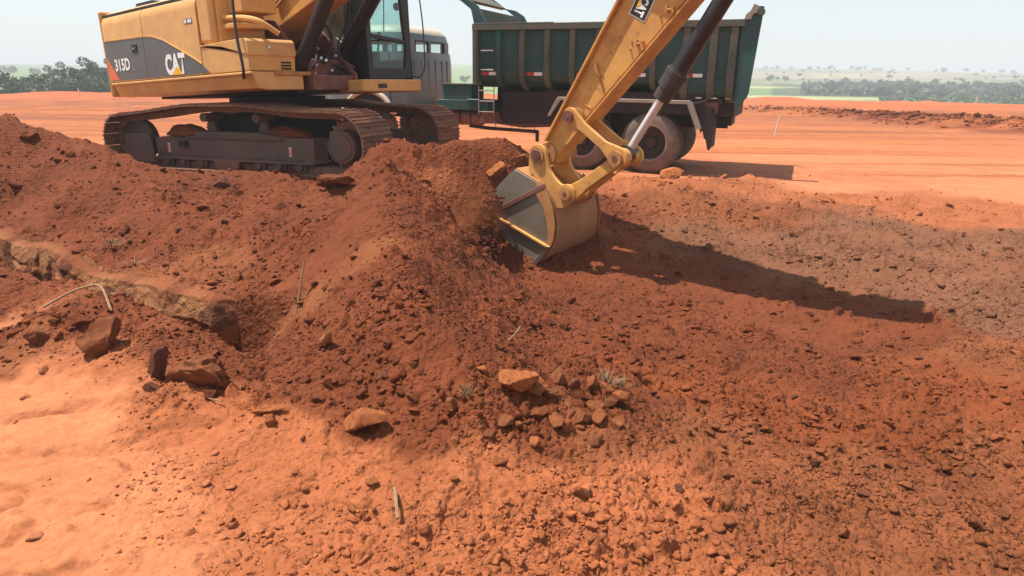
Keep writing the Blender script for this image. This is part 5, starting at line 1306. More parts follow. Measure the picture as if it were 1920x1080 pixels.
def earth(name, col, vary=.42):
    m, t, b, n, l = newmat(name)
    oi = n.new('ShaderNodeObjectInfo')
    a = noise(n, l, 3.0, 8, 0.7)
    c0_ = tuple(x * (1 - vary) for x in col); c1_ = tuple(min(1, x * (1 + vary)) for x in col)
    r1 = ramp(n, l, a.outputs[0], [(0.3, c0_), (0.72, c1_)])
    hs_ = n.new('ShaderNodeHueSaturation')
    mr = n.new('ShaderNodeMapRange'); mr.inputs['To Min'].default_value = .75; mr.inputs['To Max'].default_value = 1.2
    l.new(oi.outputs['Random'], mr.inputs['Value']); l.new(mr.outputs[0], hs_.inputs['Value']); l.new(r1.outputs[0], hs_.inputs['Color'])
    l.new(hs_.outputs[0], b.inputs['Base Color']); b.inputs['Roughness'].default_value = .93; b.inputs['Specular IOR Level'].default_value = .2
    bp = n.new('ShaderNodeBump'); bp.inputs['Strength'].default_value = 1.0; bp.inputs['Distance'].default_value = .016
    f = noise(n, l, 4, 10, 0.8); l.new(f.outputs[0], bp.inputs['Height']); l.new(bp.outputs[0], b.inputs['Normal'])
    return m
EMC = {'D': (.155, .041, .014), 'O': (.33, .106, .036), 'B': (.21, .068, .026), 'G': (.175, .085, .048)}
EM = {'D': earth('dark_earth', EMC['D']), 'O': earth('orange_earth', EMC['O']), 'B': earth('brown_earth', EMC['B']),
      'P': earth('pale_stone', (0.40, .165, .075)), 'X': earth('dark_stone', (0.16, .055, .029)), 'G': earth('grey_earth', EMC['G'])}
def put_rock(x, y, size, dims, seed, m_, label, rot=(0, 0, 0), sink=.3, cat='rock', name='rock', group='stones and clods on the dug soil', sub=4, cuts=13, rough=.075, z=None, cutd=(.36, .74)):
    me = rock_mesh(name, seed, EM[m_], dims=dims, sub=sub, cuts=cuts, rough=rough, cutd=cutd)
    o = bpy.data.objects.new(name, me); COL.objects.link(o)
    o.scale = (size,) * 3; o.rotation_euler = [R(a) for a in rot]
    zz = hz(x, y) if z is None else z
    o.location = (x, y, zz + size * dims[2] * (1 - 2 * sink) * .8)
    tag(o, label, cat, group)
    return o
put_rock(-2.40, 3.71, .15, (1.15, .8, .9), 11, 'B', 'large reddish boulder with a flat lit top at the edge of the smooth sand', (8, -14, 20), .22, sub=4, cuts=8, cutd=(.45, .75))
put_rock(-2.84, 3.83, .09, (1.2, .8, .75), 12, 'X', 'brown wedge stone lying on the sand left of the large boulder', (0, 20, 40), .25, sub=4)
put_rock(-2.65, 3.95, .10, (1.1, .9, .7), 13, 'D', 'brown lump under the broken roots at the left', (0, 10, 0), .3)
put_rock(-1.88, 3.34, .10, (.75, .6, 1.25), 14, 'X', 'upright dark stone standing on its end at the sand edge', (10, 18, 30), .15, sub=4, cuts=10)
put_rock(-1.85, 3.22, .075, (1.2, .8, .6), 15, 'X', 'small flat dark stone at the foot of the upright dark stone', (0, 8, 10), .3)
put_rock(-1.62, 3.27, .13, (1.25, .9, .85), 16, 'B', 'rough crusty earth clod beside the upright dark stone', (0, -6, -15), .2, sub=4, cuts=6, rough=.16)
put_rock(-1.52, 3.16, .055, (1, .8, .7), 17, 'D', 'small round clod in the shadow of the crusty clod', (0, 0, 0), .3)
put_rock(-.66, 2.84, .115, (1.25, .75, .85), 18, 'O', 'large orange block with flat top and dark cut face at the foot of the heap', (4, -4, -8), .18, sub=4, cuts=14, cutd=(.38, .62), rough=.025)
put_rock(-1.18, 2.96, .065, (1.5, .5, .42), 19, 'O', 'long orange slab bridging two stones at the lower left of the heap', (0, -6, 8), .0, sub=4, cutd=(.4, .7))
put_rock(-1.12, 2.87, .05, (.9, .8, .8), 20, 'O', 'small orange stone propping the long slab', (0, 10, 0), .2)
put_rock(-1.90, 7.25, .17, (1.5, .8, .62), 21, 'D', 'flat brown boulder against the end of the near track', (0, 4, 0), .2, sub=4)
put_rock(-.23, 7.90, .15, (1.35, .9, .75), 22, 'O', 'pointed orange boulder on the crest of the heap behind the bucket mouth', (0, -18, 15), .22, sub=4)
put_rock(.14, 8.0, .12, (1, .9, .8), 23, 'B', 'pale brown clod on the crest just left of the bucket', (0, 0, 0), .25)
put_rock(-1.02, 3.52, .062, (.75, .55, 1.35), 24, 'P', 'pale yellowish elongated stone on the lower left flank of the heap', (12, 28, 10), .15, sub=4)
put_rock(-.35, 5.6, .09, (1.1, .9, .8), 25, 'D', 'rounded clod under the bucket mouth on the right flank', (0, 0, 0), .25)
put_rock(-3.42, 8.01, .13, (1.1, .9, .8), 26, 'X', 'dark boulder on the bank below the middle of the near track', (0, 10, 0), .3)
put_rock(-6.27, 8.95, .13, (1.2, .9, .8), 27, 'D', 'brown lump on the left bank near the photo edge', (0, 10, 0), .35)
put_rock(2.56, 11.22, .17, (1.7, .9, .7), 28, 'O', 'flat orange stone in front of the rear truck wheel', (0, 0, 10), .3, sub=4)
put_rock(.01, 3.04, .092, (1.3, .9, .75), 29, 'O', 'largest pale orange stone at the top left of the stone pile', (0, 5, 0), .1, sub=4, cutd=(.45, .75))
pile = [(0.14,3.05,0.053), (0.25,3.21,0.070), (0.35,3.15,0.064), (0.13,2.94,0.051), (0.21,2.93,0.061), (0.42,3.08,0.049), (0.51,3.17,0.061), (0.26,2.91,0.047), (0.35,2.99,0.053), (0.44,3.02,0.053), (0.52,2.99,0.053), (-0.03,2.87,0.050), (0.11,2.79,0.041), (0.32,3.23,0.050), (0.43,3.28,0.062), (0.51,3.29,0.052), (0.06,2.96,0.037), (0.13,3.1,0.048), (0.19,3.07,0.048), (-0.28,2.9,0.046), (-0.14,3.11,0.038), (-0.09,2.78,0.040), (0.56,3.2,0.056), (0.41,2.87,0.042), (0.03,2.87,0.032), (0.23,3.26,0.040), ]
for i, (x, y, s) in enumerate(pile):
    m_ = 'OBOBO'[i % 5]
    put_rock(x, y, s * 1.05, (1.15, .9, .8), 40 + i, m_, 'small rounded stone in the pile at the foot of the heap', (i * 37 % 30 - 15, i * 53 % 40 - 20, i * 71), .30, group='small stones piled at the foot of the heap', name='pile_stone', cat='stone', sub=3)
more = [(0.15,4.54,0.045), (0.28,4.82,0.053), (0.39,4.84,0.073), (0.35,5.29,0.047), (-0.63,3.12,0.029), (-0.86,3.17,0.030), (-1.07,3.27,0.035), (-0.54,3.02,0.032), (-0.44,3.09,0.026), (-0.9,3.37,0.018), (-1.14,3.18,0.031), (-1.34,3.36,0.029), (0.91,2.82,0.026), (1.5,2.96,0.035), (1.65,2.78,0.038), (1.96,2.72,0.047), (1.99,2.5,0.038), (2.19,2.6,0.033), (0.83,4.07,0.025), (1.45,3.9,0.030), (1.57,3.87,0.030), (1.18,2.13,0.042), (0.74,2.58,0.030), (-0.58,2.47,0.034), (-0.85,2.48,0.026), (-0.54,2.34,0.019), (-0.04,2.24,0.029), (0.3,2.45,0.042), (0.61,2.5,0.023), (0.94,3.88,0.025), (-0.7,4.24,0.033), (-0.81,3.79,0.027), (-2.57,5.13,0.028), (-0.42,4.87,0.028), (-0.24,4.8,0.033), (1.5,7.89,0.054), (1.12,3.35,0.022), (4.51,9.59,0.070), (3.06,12.8,0.087), (3.19,4.95,0.041), (1.76,3.85,0.030), (2.76,4.83,0.028), (-5.9,8.07,0.104), (-6.22,8.97,0.103), (-4.92,7.31,0.059), (-4.52,8.2,0.053), (-3.77,6.44,0.050), (-3.21,6.41,0.048), (-2.28,5.88,0.043), (-2.74,6.35,0.053), (-2.11,6.67,0.040), ]
rgm = np.random.RandomState(7)
tmpl = {}
for m_ in 'DOBXG':
    for k in range(3):
        tmpl[m_, k] = rock_mesh('soil_clod', 300 + ord(m_) + k * 13, EM[m_], sub=2, dims=(1.1, .9, .72), cuts=12, rough=.07, cutd=(.4, .75))
def clod(x, y, s, m_, k, z=None, label='loose angular clod of dug earth lying on the soil', group='loose clods of dug earth'):
    o = bpy.data.objects.new('soil_clod', tmpl[m_, k]); COL.objects.link(o)
    o.scale = (s, s * rgm.uniform(.8, 1.2), s * rgm.uniform(.8, 1.2))
    o.rotation_euler = (rgm.uniform(-.5, .5), rgm.uniform(-.5, .5), rgm.uniform(0, 6.28))
    o.location = (x, y, z)
    tag(o, label, 'clod', group)
mz, mcol, _ = height(np.array([p[0] for p in more]), np.array([p[1] for p in more]))
def soil_key(c):
    return min('DOBG', key=lambda k_: sum((math.log(a) - math.log(b)) ** 2 for a, b in zip(c, EMC[k_])))
for i, (x, y, s) in enumerate(more): clod(x, y, s, 'X' if i % 9 == 4 else soil_key(mcol[i]), i % 3, mz[i] + s * .25)
# further large clods, spread evenly over the rough ground in view
N = 5200
th = rgm.uniform(-R(41), R(41), N); an_ = rgm.uniform(R(7.5), R(42), N)
rr_ = CAM_H / np.tan(an_); qx, qy = rr_ * np.sin(th), rr_ * np.cos(th)
_, _, qr = height(qx, qy, False)
ok = (rgm.uniform(0, 1, N) < np.clip(qr - .25, 0, 1) ** 1.5) & (fbm(qx * 1.4, qy * 1.4, 3, 95) > -.05)
def near_machine(x, y):
    a = (np.hypot(x + 3.6, y - 10.82) < 2.6) & (y > 8.9)
    b = (np.hypot(x - .35, y - 7.2) < .75)
    return a | b
ok &= ~near_machine(qx, qy)
idx = np.nonzero(ok)[0][:225]
qz, qc, _ = height(qx[idx], qy[idx])
keys = 'DDBOX'
for j, i in enumerate(idx):
    s = (0.013 + 0.024 * rgm.uniform() ** 2.2) * (0.55 + rr_[i] / 5.0)
    m_ = soil_key(qc[j])
    clod(qx[i], qy[i], s, m_, j % 3, qz[j] + s * .12)

# fine rubble: thousands of fragments, nobody could count them
def scatter(name, N, smin, smax, power, seed, label, amin=7.0, amax=50, gate=.12, sub=1, dens=1.0, pts=None):
    rg = np.random.RandomState(seed)
    th = rg.uniform(-R(43), R(43), N); an = rg.uniform(R(amin), R(amax), N)
    r_ = CAM_H / np.tan(an); x = r_ * np.sin(th); y = r_ * np.cos(th)
    x += rg.normal(size=N) * .02 * r_ * .2; y += rg.normal(size=N) * .05 * r_ * .3
    _, col, ro = height(x, y, False)
    clump = 0.34 + 1.9 * fbm(x * 1.5, y * 1.5, 5, seed, .62)
    keep = rg.uniform(0, 1, N) < np.clip((ro - gate) * 1.3, 0.012, 1) * np.clip(clump, .10, 1) * dens
    x, y, col, r_, ro = x[keep], y[keep], col[keep], r_[keep], ro[keep]
    if pts is not None: x, y = pts; r_ = np.full(len(x), 8.0)
    n_ = len(x)
    z, col, _ = height(x, y)
    s = (smin + (smax - smin) * rg.uniform(0, 1, n_) ** power) * np.clip(.55 + r_ / 5.5, .8, 2.2)
    V = []; F = []; CL = []
    nt_ = 14
    tv = [rock_shape(seed * 31 + k, sub=sub, dims=(1.1, .9, .75), cuts=9, rough=.12, cutd=(.28, .66)) for k in range(nt_)]
    kind = rg.randint(0, nt_, n_)
    off = 0
    for k in range(nt_):
        m_ = kind == k; c = m_.sum()
        if not c: continue
        tvk, fk = tv[k]
        a = rg.uniform(0, 6.283, c); b_ = rg.uniform(-.7, .7, c)
        ca, sa, cb, sb = np.cos(a), np.sin(a), np.cos(b_), np.sin(b_)
        P = np.repeat(tvk[None], c, 0) * s[m_][:, None, None]
        X_ = P[..., 0] * cb[:, None] + P[..., 2] * sb[:, None]; Z_ = -P[..., 0] * sb[:, None] + P[..., 2] * cb[:, None]
        X2 = X_ * ca[:, None] - P[..., 1] * sa[:, None]; Y2 = X_ * sa[:, None] + P[..., 1] * ca[:, None]
        W_ = np.stack([X2 + x[m_][:, None], Y2 + y[m_][:, None], Z_ + (z[m_] + s[m_] * .10)[:, None]], -1)
        V.append(W_.reshape(-1, 3)); F.append((fk[None] + (np.arange(c) * len(tvk))[:, None, None] + off).reshape(-1, 3)); off += c * len(tvk)
        vv = rg.uniform(.82, 1.16, c)[:, None] * col[m_]
        CL.append(np.repeat(vv, len(tvk), 0))
    V = np.concatenate(V); F = np.concatenate(F); CL = np.concatenate(CL)
    me = bpy.data.meshes.new(name)
    me.vertices.add(len(V)); me.vertices.foreach_set('co', V.ravel())
    me.loops.add(F.size); me.loops.foreach_set('vertex_index', F.ravel().astype(np.int32))
    me.polygons.add(len(F)); me.polygons.foreach_set('loop_start', (np.arange(len(F)) * 3).astype(np.int32))
    me.update(calc_edges=True)
    at = me.attributes.new('soil', 'FLOAT_COLOR', 'POINT'); at.data.foreach_set('color', np.concatenate([CL, np.full((len(CL), 1), .25)], 1).ravel().astype(np.float32))
    me.materials.append(M['soil'])
    o = bpy.data.objects.new(name, me); COL.objects.link(o)
    tag(o, label, kind='stuff')
    print(name, n_, len(F))
    return o
scatter('soil_crumbs', 90000, .003, .015, 2.4, 5, 'fine crumbs of dug red soil spread over the heaps', sub=1)
scatter('soil_rubble', 20000, .012, .038, 3.0, 8, 'broken clods of red soil spread over the heaps and the dug field', sub=2, gate=.3, dens=.6)

rgb_ = np.random.RandomState(5); tt_ = rgb_.uniform(.15, 1, 2600) ** .7 * (len(BERM) - 1.001); ii_ = tt_.astype(int); ff_ = (tt_ - ii_)[:, None]
PB = np.array(BERM); pb_ = PB[ii_] * (1 - ff_) + PB[ii_ + 1] * ff_ + rgb_.normal(size=(2600, 2)) * 1.1
scatter('soil_rubble', 100, .02, .10, 3.0, 61, 'clods along the dark windrow on the graded plain', sub=1, pts=(pb_[:, 0], pb_[:, 1]))
# packed soil lying on the track frame
for px_, lb, w_ in ((-.85, 'heap of brown soil lying on the rear of the near track frame', .38), (.98, 'heap of brown soil lying on the front of the near track frame', .36)):
    v, f = rock_shape(int(900 + px_ * 10), 4, (w_, .19, .15), 3, .10)
    v[:, 2] = np.abs(v[:, 2])
    me = bpy.data.meshes.new('soil_heap'); me.from_pydata(v.tolist(), [], f.tolist()); me.materials.append(EM['D']); me.polygons.foreach_set('use_smooth', [True] * len(f))
    o = bpy.data.objects.new('soil_heap', me); COL.objects.link(o); o.matrix_world = TRK @ Matrix.Translation((px_, -1.02, .425))
    tag(o, lb, 'soil heap')

# ================================================================== DRY STICKS, ROOTS, TUFTS
def stick_obj(name, pts, r, label, cat, m_='wood', world=True):
    P = [(x, y, hz(x, y) + dz) for x, y, dz in pts]
    q = MB(); q.tube(curve_pts(P, 4), r, 6); o = q.build(name, M[m_], smooth=True); tag(o, label, cat); return o
stick_obj('dry_stick', [(-1.50, 4.48, -.02), (-1.48, 4.54, .10), (-1.45, 4.60, .22)], .008, 'pale dry stick stuck upright in the soil at the end of the trench', 'stick')
stick_obj('dry_stick', [(-.47, 2.42, .03), (-.45, 2.34, .05), (-.43, 2.25, .02)], .007, 'thin curved dry stick on the orange foreground soil', 'stick')
stick_obj('dry_root', [(-3.08, 4.24, .03), (-2.98, 4.38, .06), (-2.86, 4.42, .08), (-2.70, 4.28, .07), (-2.56, 4.12, .02)], .008, 'thick broken root bent over the clods at the left edge of the spoil', 'root')
stick_obj('dry_root', [(-2.85, 4.62, .05), (-2.76, 4.60, .06), (-2.70, 4.55, .04)], .010, 'short pale root end lying beside the thick bent root', 'root')
stick_obj('dry_twig', [(-1.52, 3.12, .02), (-1.44, 3.08, .03)], .004, 'thin pale twig in front of the crusty earth clod', 'twig')
stick_obj('dry_twig', [(-.02, 3.62, .02), (.03, 3.66, .10), (.05, 3.70, .12)], .005, 'dry twig standing above the stone pile', 'twig')
rgt = random.Random(3)
def tuft(x, y, n_, h_, label, spread=.06):
    q = MB(); z_ = hz(x, y)
    for i in range(n_):
        a = rgt.uniform(0, 6.28); r_ = rgt.uniform(.2, 1) * spread; hh = h_ * rgt.uniform(.4, 1)
        p0 = Vector((x + .3 * r_ * math.cos(a), y + .3 * r_ * math.sin(a), z_ - .005)); p2 = p0 + Vector((r_ * math.cos(a), r_ * math.sin(a), hh)); p1 = (p0 + p2) / 2 + Vector((0, 0, hh * .2)); s_ = Vector((-math.sin(a), math.cos(a), 0)) * .0025
        q.add([p0 - s_, p0 + s_, p1 + s_, p1 - s_, p2], [(0, 1, 2, 3), (3, 2, 4)])
    o = q.build('dry_tuft', M['drygrass']); tag(o, label, 'dry tuft'); return o
M['drygrass'] = paint('dry_grass', (.22, .15, .075), .8, dust=.3, var=.25, bump=0)
tuft(.52, 3.40, 34, .07, 'dry grey green tuft of uprooted grass behind the stone pile', .11)
tuft(-.20, 2.92, 16, .06, 'dry tuft left of the stone pile', .07)
tuft(.62, 3.48, 26, .07, 'small pale tuft beside the uprooted grass', .06)
tuft(-3.75, 6.2, 30, .09, 'dark tangle of roots hanging at the trench edge on the left', .2)
tuft(-3.3, 5.75, 24, .07, 'tangle of dry roots at the trench edge below the track', .16)

# ================================================================== SOIL FALLING FROM THE BUCKET
rgf = np.random.RandomState(12)
Vs = []; Fs = []; Cs = []; off = 0
Wp = lambda X_, Y_, Z_: UPP @ Vector((X_, Y_, Z_))
for i in range(5200):
    t = rgf.uniform(0, 1) ** .8
    p = (-.25 - .30 * t * rgf.uniform(0, 1) + rgf.normal() * .05, 7.30 - .55 * t + rgf.normal() * .10, .50 - .10 * rgf.rand() - .62 * t)
    s = .005 + .030 * rgf.rand() ** 3 + (.035 * rgf.rand() if i % 40 == 0 else 0)
    v, f = rock_shape(i % 17, 1, (1.1, .9, .8), 3, .1) if i < 17 else cache[i % 17]
    if i < 17:
        if i == 0: cache = {}
        cache[i] = (v, f)
    Vs.append(v * s + np.array(p)); Fs.append(f + off); off += len(v); Cs.append(np.repeat(np.array([[.15, .043, .018]]) * rgf.uniform(.7, 1.2), len(v), 0))
V = np.concatenate(Vs); F = np.concatenate(Fs); CL = np.concatenate(Cs)
me = bpy.data.meshes.new('falling_soil'); me.from_pydata(V.tolist(), [], F.tolist()); me.materials.append(M['soil'])
at = me.attributes.new('soil', 'FLOAT_COLOR', 'POINT'); at.data.foreach_set('color', np.concatenate([CL, np.ones((len(CL), 1))], 1).ravel().astype(np.float32))
o = bpy.data.objects.new('falling_soil', me); COL.objects.link(o); tag(o, 'red soil pouring out of the bucket mouth', kind='stuff')
# puff of dust round it
m = bpy.data.materials.new('dust'); m.use_nodes = True; n, l = m.node_tree.nodes, m.node_tree.links
n.clear(); oo = n.new('ShaderNodeOutputMaterial'); pv = n.new('ShaderNodeVolumePrincipled'); pv.inputs['Color'].default_value = (.62, .21, .08, 1); pv.inputs['Anisotropy'].default_value = .2
tc = n.new('ShaderNodeTexCoord'); gr = n.new('ShaderNodeVectorMath'); gr.operation = 'LENGTH'; l.new(tc.outputs['Object'], gr.inputs[0])
mr = n.new('ShaderNodeMapRange'); mr.inputs['From Min'].default_value = 1.0; mr.inputs['From Max'].default_value = .1; mr.inputs['To Min'].default_value = 0; mr.inputs['To Max'].default_value = 1
l.new(gr.outputs['Value'], mr.inputs['Value'])
ns = noise(n, l, 1.6, 5, .65); r1 = ramp(n, l, ns.outputs[0], [(.42, (0, 0, 0)), (.72, (1, 1, 1))])
mu = n.new('ShaderNodeMath'); mu.operation = 'MULTIPLY'; l.new(mr.outputs[0], mu.inputs[0]); l.new(r1.outputs[0], mu.inputs[1])
m3 = n.new('ShaderNodeMath'); m3.operation = 'MULTIPLY'; m3.inputs[1].default_value = 6.0; l.new(mu.outputs[0], m3.inputs[0]); l.new(m3.outputs[0], pv.inputs['Density']); l.new(pv.outputs[0], oo.inputs['Volume'])
v, f = ICO[3]
me = bpy.data.meshes.new('dust_cloud'); me.from_pydata(v.tolist(), [], f.tolist()); me.materials.append(m)
o = bpy.data.objects.new('dust_cloud', me); COL.objects.link(o); o.location = (-.42, 6.95, .22); o.scale = (.36, .32, .58)
tag(o, 'brown dust thrown up beside the bucket mouth', kind='stuff')

# ================================================================== TREES
def leafmat(name, col):
    m, t, b, n, l = newmat(name)
    oi = n.new('ShaderNodeObjectInfo'); a = noise(n, l, 1.3, 4, .6)
    r1 = ramp(n, l, a.outputs[0], [(.3, tuple(x * .6 for x in col)), (.7, tuple(x * 1.4 for x in col))])
    l.new(r1.outputs[0], b.inputs['Base Color']); b.inputs['Roughness'].default_value = .7
    return m
LM = {'g': leafmat('leaf_green', (.065, .095, .03)), 'd': leafmat('leaf_dark', (.045, .06, .028)), 'b': leafmat('leaf_brown', (.16, .085, .045)), 'l': leafmat('leaf_light', (.12, .16, .04))}
BARK = paint('bark', (.10, .07, .05), .9, dust=.1)
def crown_mesh(seed, n_leaf, blobs, leaf, mat, name='crown'):
    rg = np.random.RandomState(seed)
    bl = [(rg.uniform(-1, 1, 3) * np.array(blobs[1]) + np.array(blobs[0]), rg.uniform(*blobs[2])) for _ in range(blobs[3])]
    k = rg.randint(0, len(bl), n_leaf)
    c = np.array([b[0] for b in bl])[k]; r_ = np.array([b[1] for b in bl])[k]
    d = rg.normal(size=(n_leaf, 3)); d /= np.linalg.norm(d, axis=1)[:, None]
    p = c + d * (r_ * rg.uniform(.55, 1.05, n_leaf))[:, None] * np.array([1, 1, .8])
    a = rg.normal(size=(n_leaf, 3)); a /= np.linalg.norm(a, axis=1)[:, None]
    b = np.cross(a, rg.normal(size=(n_leaf, 3))); b /= np.linalg.norm(b, axis=1)[:, None]
    s = leaf * rg.uniform(.6, 1.4, n_leaf)[:, None]
    V = np.stack([p - a * s, p - b * s * .6, p + a * s, p + b * s * .6], 1).reshape(-1, 3)
    F = np.arange(n_leaf * 4).reshape(-1, 4)
    me = bpy.data.meshes.new(name); me.from_pydata(V.tolist(), [], F.tolist()); me.materials.append(mat)
    return me
def trunk_mesh(h_, r_, seed, br=4):
    rg = random.Random(seed); q = MB()
    q.cyl((0, 0, -.3), (.05 * h_, 0, h_ * .6), r_, r_ * .6, n=8)
    for i in range(br):
        a = i * 6.28 / br + rg.random(); z0_ = h_ * rg.uniform(.3, .58)
        q.cyl((.05 * z0_, 0, z0_), (math.cos(a) * h_ * .3, math.sin(a) * h_ * .3, z0_ + h_ * .32), r_ * .4, r_ * .15, n=6)
    return q.mesh('trunk', BARK)
def tree(x, y, z_, crown, trunk, s, label, group, rot=0, name='tree'):
    t = bpy.data.objects.new(name, None); COL.objects.link(t); t.location = (x, y, z_); t.scale = (s,) * 3; t.rotation_euler = (0, 0, rot)
    tag(t, label, 'tree', group)
    for nm, me in (('crown', crown), ('trunk', trunk)):
        if me is None: continue
        o = bpy.data.objects.new(nm, me); COL.objects.link(o); o.parent = t
    return t
# the near wood behind the plateau on the left
cr = {'tall': crown_mesh(1, 5200, ((0, 0, 4.0), (2.0, 1.6, 1.6), (.7, 1.25), 11), .10, LM['d']),
      'tall2': crown_mesh(2, 4600, ((0, 0, 3.8), (1.8, 1.5, 1.9), (.6, 1.1), 10), .10, LM['g']),
      'open': crown_mesh(3, 2300, ((0, 0, 4.6), (1.8, 1.4, .8), (.4, .75), 9), .09, LM['d']),
      'bush': crown_mesh(4, 3600, ((0, 0, 1.1), (2.0, 1.4, .6), (.6, 1.1), 9), .10, LM['g']),
      'bushb': crown_mesh(5, 3000, ((0, 0, 1.0), (1.9, 1.3, .5), (.5, .95), 8), .10, LM['b']),
      'bushl': crown_mesh(6, 3000, ((0, 0, .9), (2.0, 1.3, .5), (.5, .9), 8), .10, LM['l'])}
tr_m = trunk_mesh(4.2, .16, 1)
def az_px(px): return math.atan((px - 960) / FPX / (math.cos(PITCH) + 395 / FPX * math.sin(PITCH)))
wood = [(112, 96, 'bush', 1.15, 'green bush right of the brown scrub'), (128, 90, 'tall2', .85, 'dense green tree left of the tallest dark tree'), (143, 95, 'tall', 1.02, 'tallest dark tree left of the excavator'),
        (160, 92, 'tall2', .92, 'dense green tree between the tall dark tree and the excavator'), (176, 98, 'tall', .98, 'dark tree half hidden behind the excavator tail'), (190, 90, 'tall2', .85, 'green tree directly at the excavator tail'),
        (205, 94, 'tall', .9, 'dark tree behind the excavator counterweight'), (168, 100, 'open', 1.12, 'thin open crowned tree rising behind the wood'), (186, 104, 'open', 1.15, 'second thin open crowned tree nearer the excavator'),
        (93, 130, 'open', 1.05, 'small lone tree on the skyline left of the wood'), (28, 140, 'bush', 1.4, 'round dark treetop on the skyline at the far left'),
        (72, 92, 'bushb', 1.0, 'reddish brown dry shrub left of the wood'), (92, 88, 'bushb', .95, 'brown dry shrub next to the wood'), (55, 96, 'bushb', .9, 'low brown shrub in the middle of the left scrub'),
        (42, 94, 'bushl', .95, 'yellow green shrub left of the brown shrubs'), (22, 92, 'bushb', .7, 'low brown green shrub near the left edge'), (5, 94, 'bush', .75, 'low green shrub at the left edge'), (-12, 92, 'bush', .8, 'green shrub just past the left edge'),
        (60, 115, 'bush', 1.1, 'green shrub behind the brown scrub'), (20, 118, 'bush', 1.1, 'green shrub behind the left scrub'), (100, 112, 'bush', 1.2, 'green shrub behind the brown shrub beside the wood'), (225, 95, 'bush', 1.0, 'green bush hidden under the excavator tail')]
for i, (px, r_, k, s, lb) in enumerate(wood):
    a = az_px(px); x, y = r_ * math.sin(a), r_ * math.cos(a)
    tree(x, y, -3.2 if r_ < 108 else -3.0, cr[k], tr_m if k in ('tall', 'tall2', 'open') else None, s, lb, 'trees and shrubs behind the plateau on the left', i * 1.3, 'shrub' if 'bush' in k else 'tree')
# continuous scrub: nobody could count the bushes
def scrub(name, mat, azr, rr, top, base_z, n_leaf, leaf, seed, label):
    rg = np.random.RandomState(seed)
    a = rg.uniform(azr[0], azr[1], n_leaf); r_ = rg.uniform(rr[0], rr[1], n_leaf)
    x, y = r_ * np.sin(a), r_ * np.cos(a)
    hh = top * (0.55 + 0.6 * fbm(x * .11, y * .11, 3, seed) + .25 * fbm(x * .5, y * .5, 2, seed + 4)).clip(.08, 1.2)
    z = (hill_h(x, y) if base_z is None else base_z) + hh * rg.uniform(0, 1, n_leaf) ** .6
    p = np.stack([x, y, z], -1)
    u_ = rg.normal(size=(n_leaf, 3)); u_ /= np.linalg.norm(u_, axis=1)[:, None]
    v_ = np.cross(u_, rg.normal(size=(n_leaf, 3))); v_ /= np.linalg.norm(v_, axis=1)[:, None]
    s = leaf * rg.uniform(.6, 1.5, n_leaf)[:, None]
    V = np.stack([p - u_ * s, p - v_ * s * .6, p + u_ * s, p + v_ * s * .6], 1).reshape(-1, 3)
    me = bpy.data.meshes.new(name); me.from_pydata(V.tolist(), [], np.arange(n_leaf * 4).reshape(-1, 4).tolist()); me.materials.append(mat)
    o = bpy.data.objects.new(name, me); COL.objects.link(o); tag(o, label, kind='stuff')
scrub('scrub', LM['g'], (az_px(-60), az_px(118)), (96, 118), 5.0, -3.1, 28000, .22, 71, 'low green scrub growing behind the plateau at the far left')
scrub('scrub', LM['l'], (az_px(-60), az_px(112)), (88, 95), 2.5, -3.3, 9000, .18, 72, 'yellow green scrub in front of the darker scrub at the far left')
scrub('scrub', LM['d'], (az_px(1500), az_px(1960)), (235, 380), 1.9, None, 5200, .8, 73, 'dark green scrub belt below the pale slope at the right')
scrub('scrub', LM['g'], (az_px(1650), az_px(1960)), (190, 235), 1.2, None, 2600, .5, 74, 'grey green scrub along the foot of the fields at the far right')
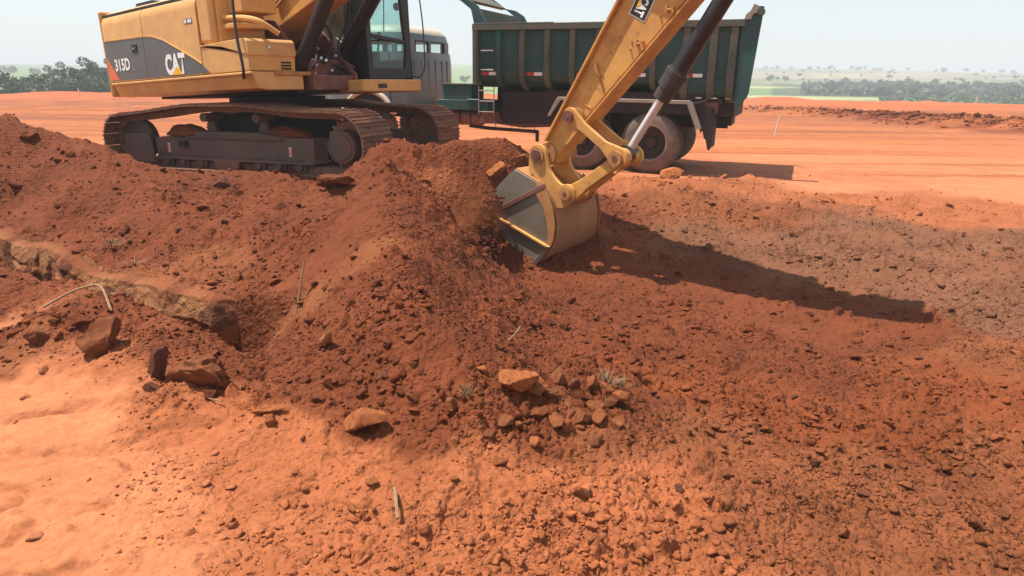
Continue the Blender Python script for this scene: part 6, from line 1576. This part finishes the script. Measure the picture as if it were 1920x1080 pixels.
# scattered trees on the hazy slopes to the right and centre
crf = [crown_mesh(20 + k, 420, ((0, 0, 3.4), (2.2, 1.8, 1.0), (1.0, 1.8), 6), .45, LM['g' if k % 2 else 'd']) for k in range(4)]
trf = trunk_mesh(3.0, .22, 5, 3)
rgt2 = np.random.RandomState(31)
spots = []
for px in rgt2.uniform(1405, 1925, 34): spots.append((px + rgt2.uniform(-9, 9), rgt2.uniform(780, 930), rgt2.uniform(.4, .9)))
for px in rgt2.uniform(1430, 1925, 30): spots.append((px, rgt2.uniform(400, 720), rgt2.uniform(.3, .65)))
for px in 1925 - 380 * rgt2.uniform(0, 1, 60) ** 1.2: spots.append((px, rgt2.uniform(230, 400), rgt2.uniform(.35, .8)))
for px in (832, 868, 1440, 1468, -20, 10, 60): spots.append((px, rgt2.uniform(300, 600), rgt2.uniform(.7, 1.1)))
for i, (px, r_, s) in enumerate(spots):
    a = az_px(px); x, y = r_ * math.sin(a), r_ * math.cos(a); z_ = float(hill_h(np.array([x]), np.array([y]))[0])
    far_ = r_ > 750; mid_ = 400 < r_ <= 750
    lb = 'tiny hazy tree on the far ridge line' if far_ else ('hazy tree standing alone on the pale far slope' if mid_ else 'hazy dark green tree in the belt below the far slope')
    gp_ = 'trees on the far ridge' if far_ else ('lone trees on the far slope' if mid_ else 'trees in the green belt')
    tree(x, y, z_ - .2, crf[i % 4], trf, s * (1.15 if far_ else 1), lb, gp_, i * .9, 'distant_tree')

# ================================================================== HAZE
hm = bpy.data.materials.new('haze'); hm.use_nodes = True; n, l = hm.node_tree.nodes, hm.node_tree.links
n.clear(); oo = n.new('ShaderNodeOutputMaterial'); pv = n.new('ShaderNodeVolumePrincipled'); pv.inputs['Color'].default_value = (.93, .97, 1.0, 1)
pv.inputs['Density'].default_value = HAZE; pv.inputs['Anisotropy'].default_value = .0
l.new(pv.outputs[0], oo.inputs['Volume'])
q = MB(); q.box(-3600, 3600, -3600, 3600, -14, 40)
hb = q.build('haze', hm); tag(hb, 'pale summer haze over the site', kind='stuff')
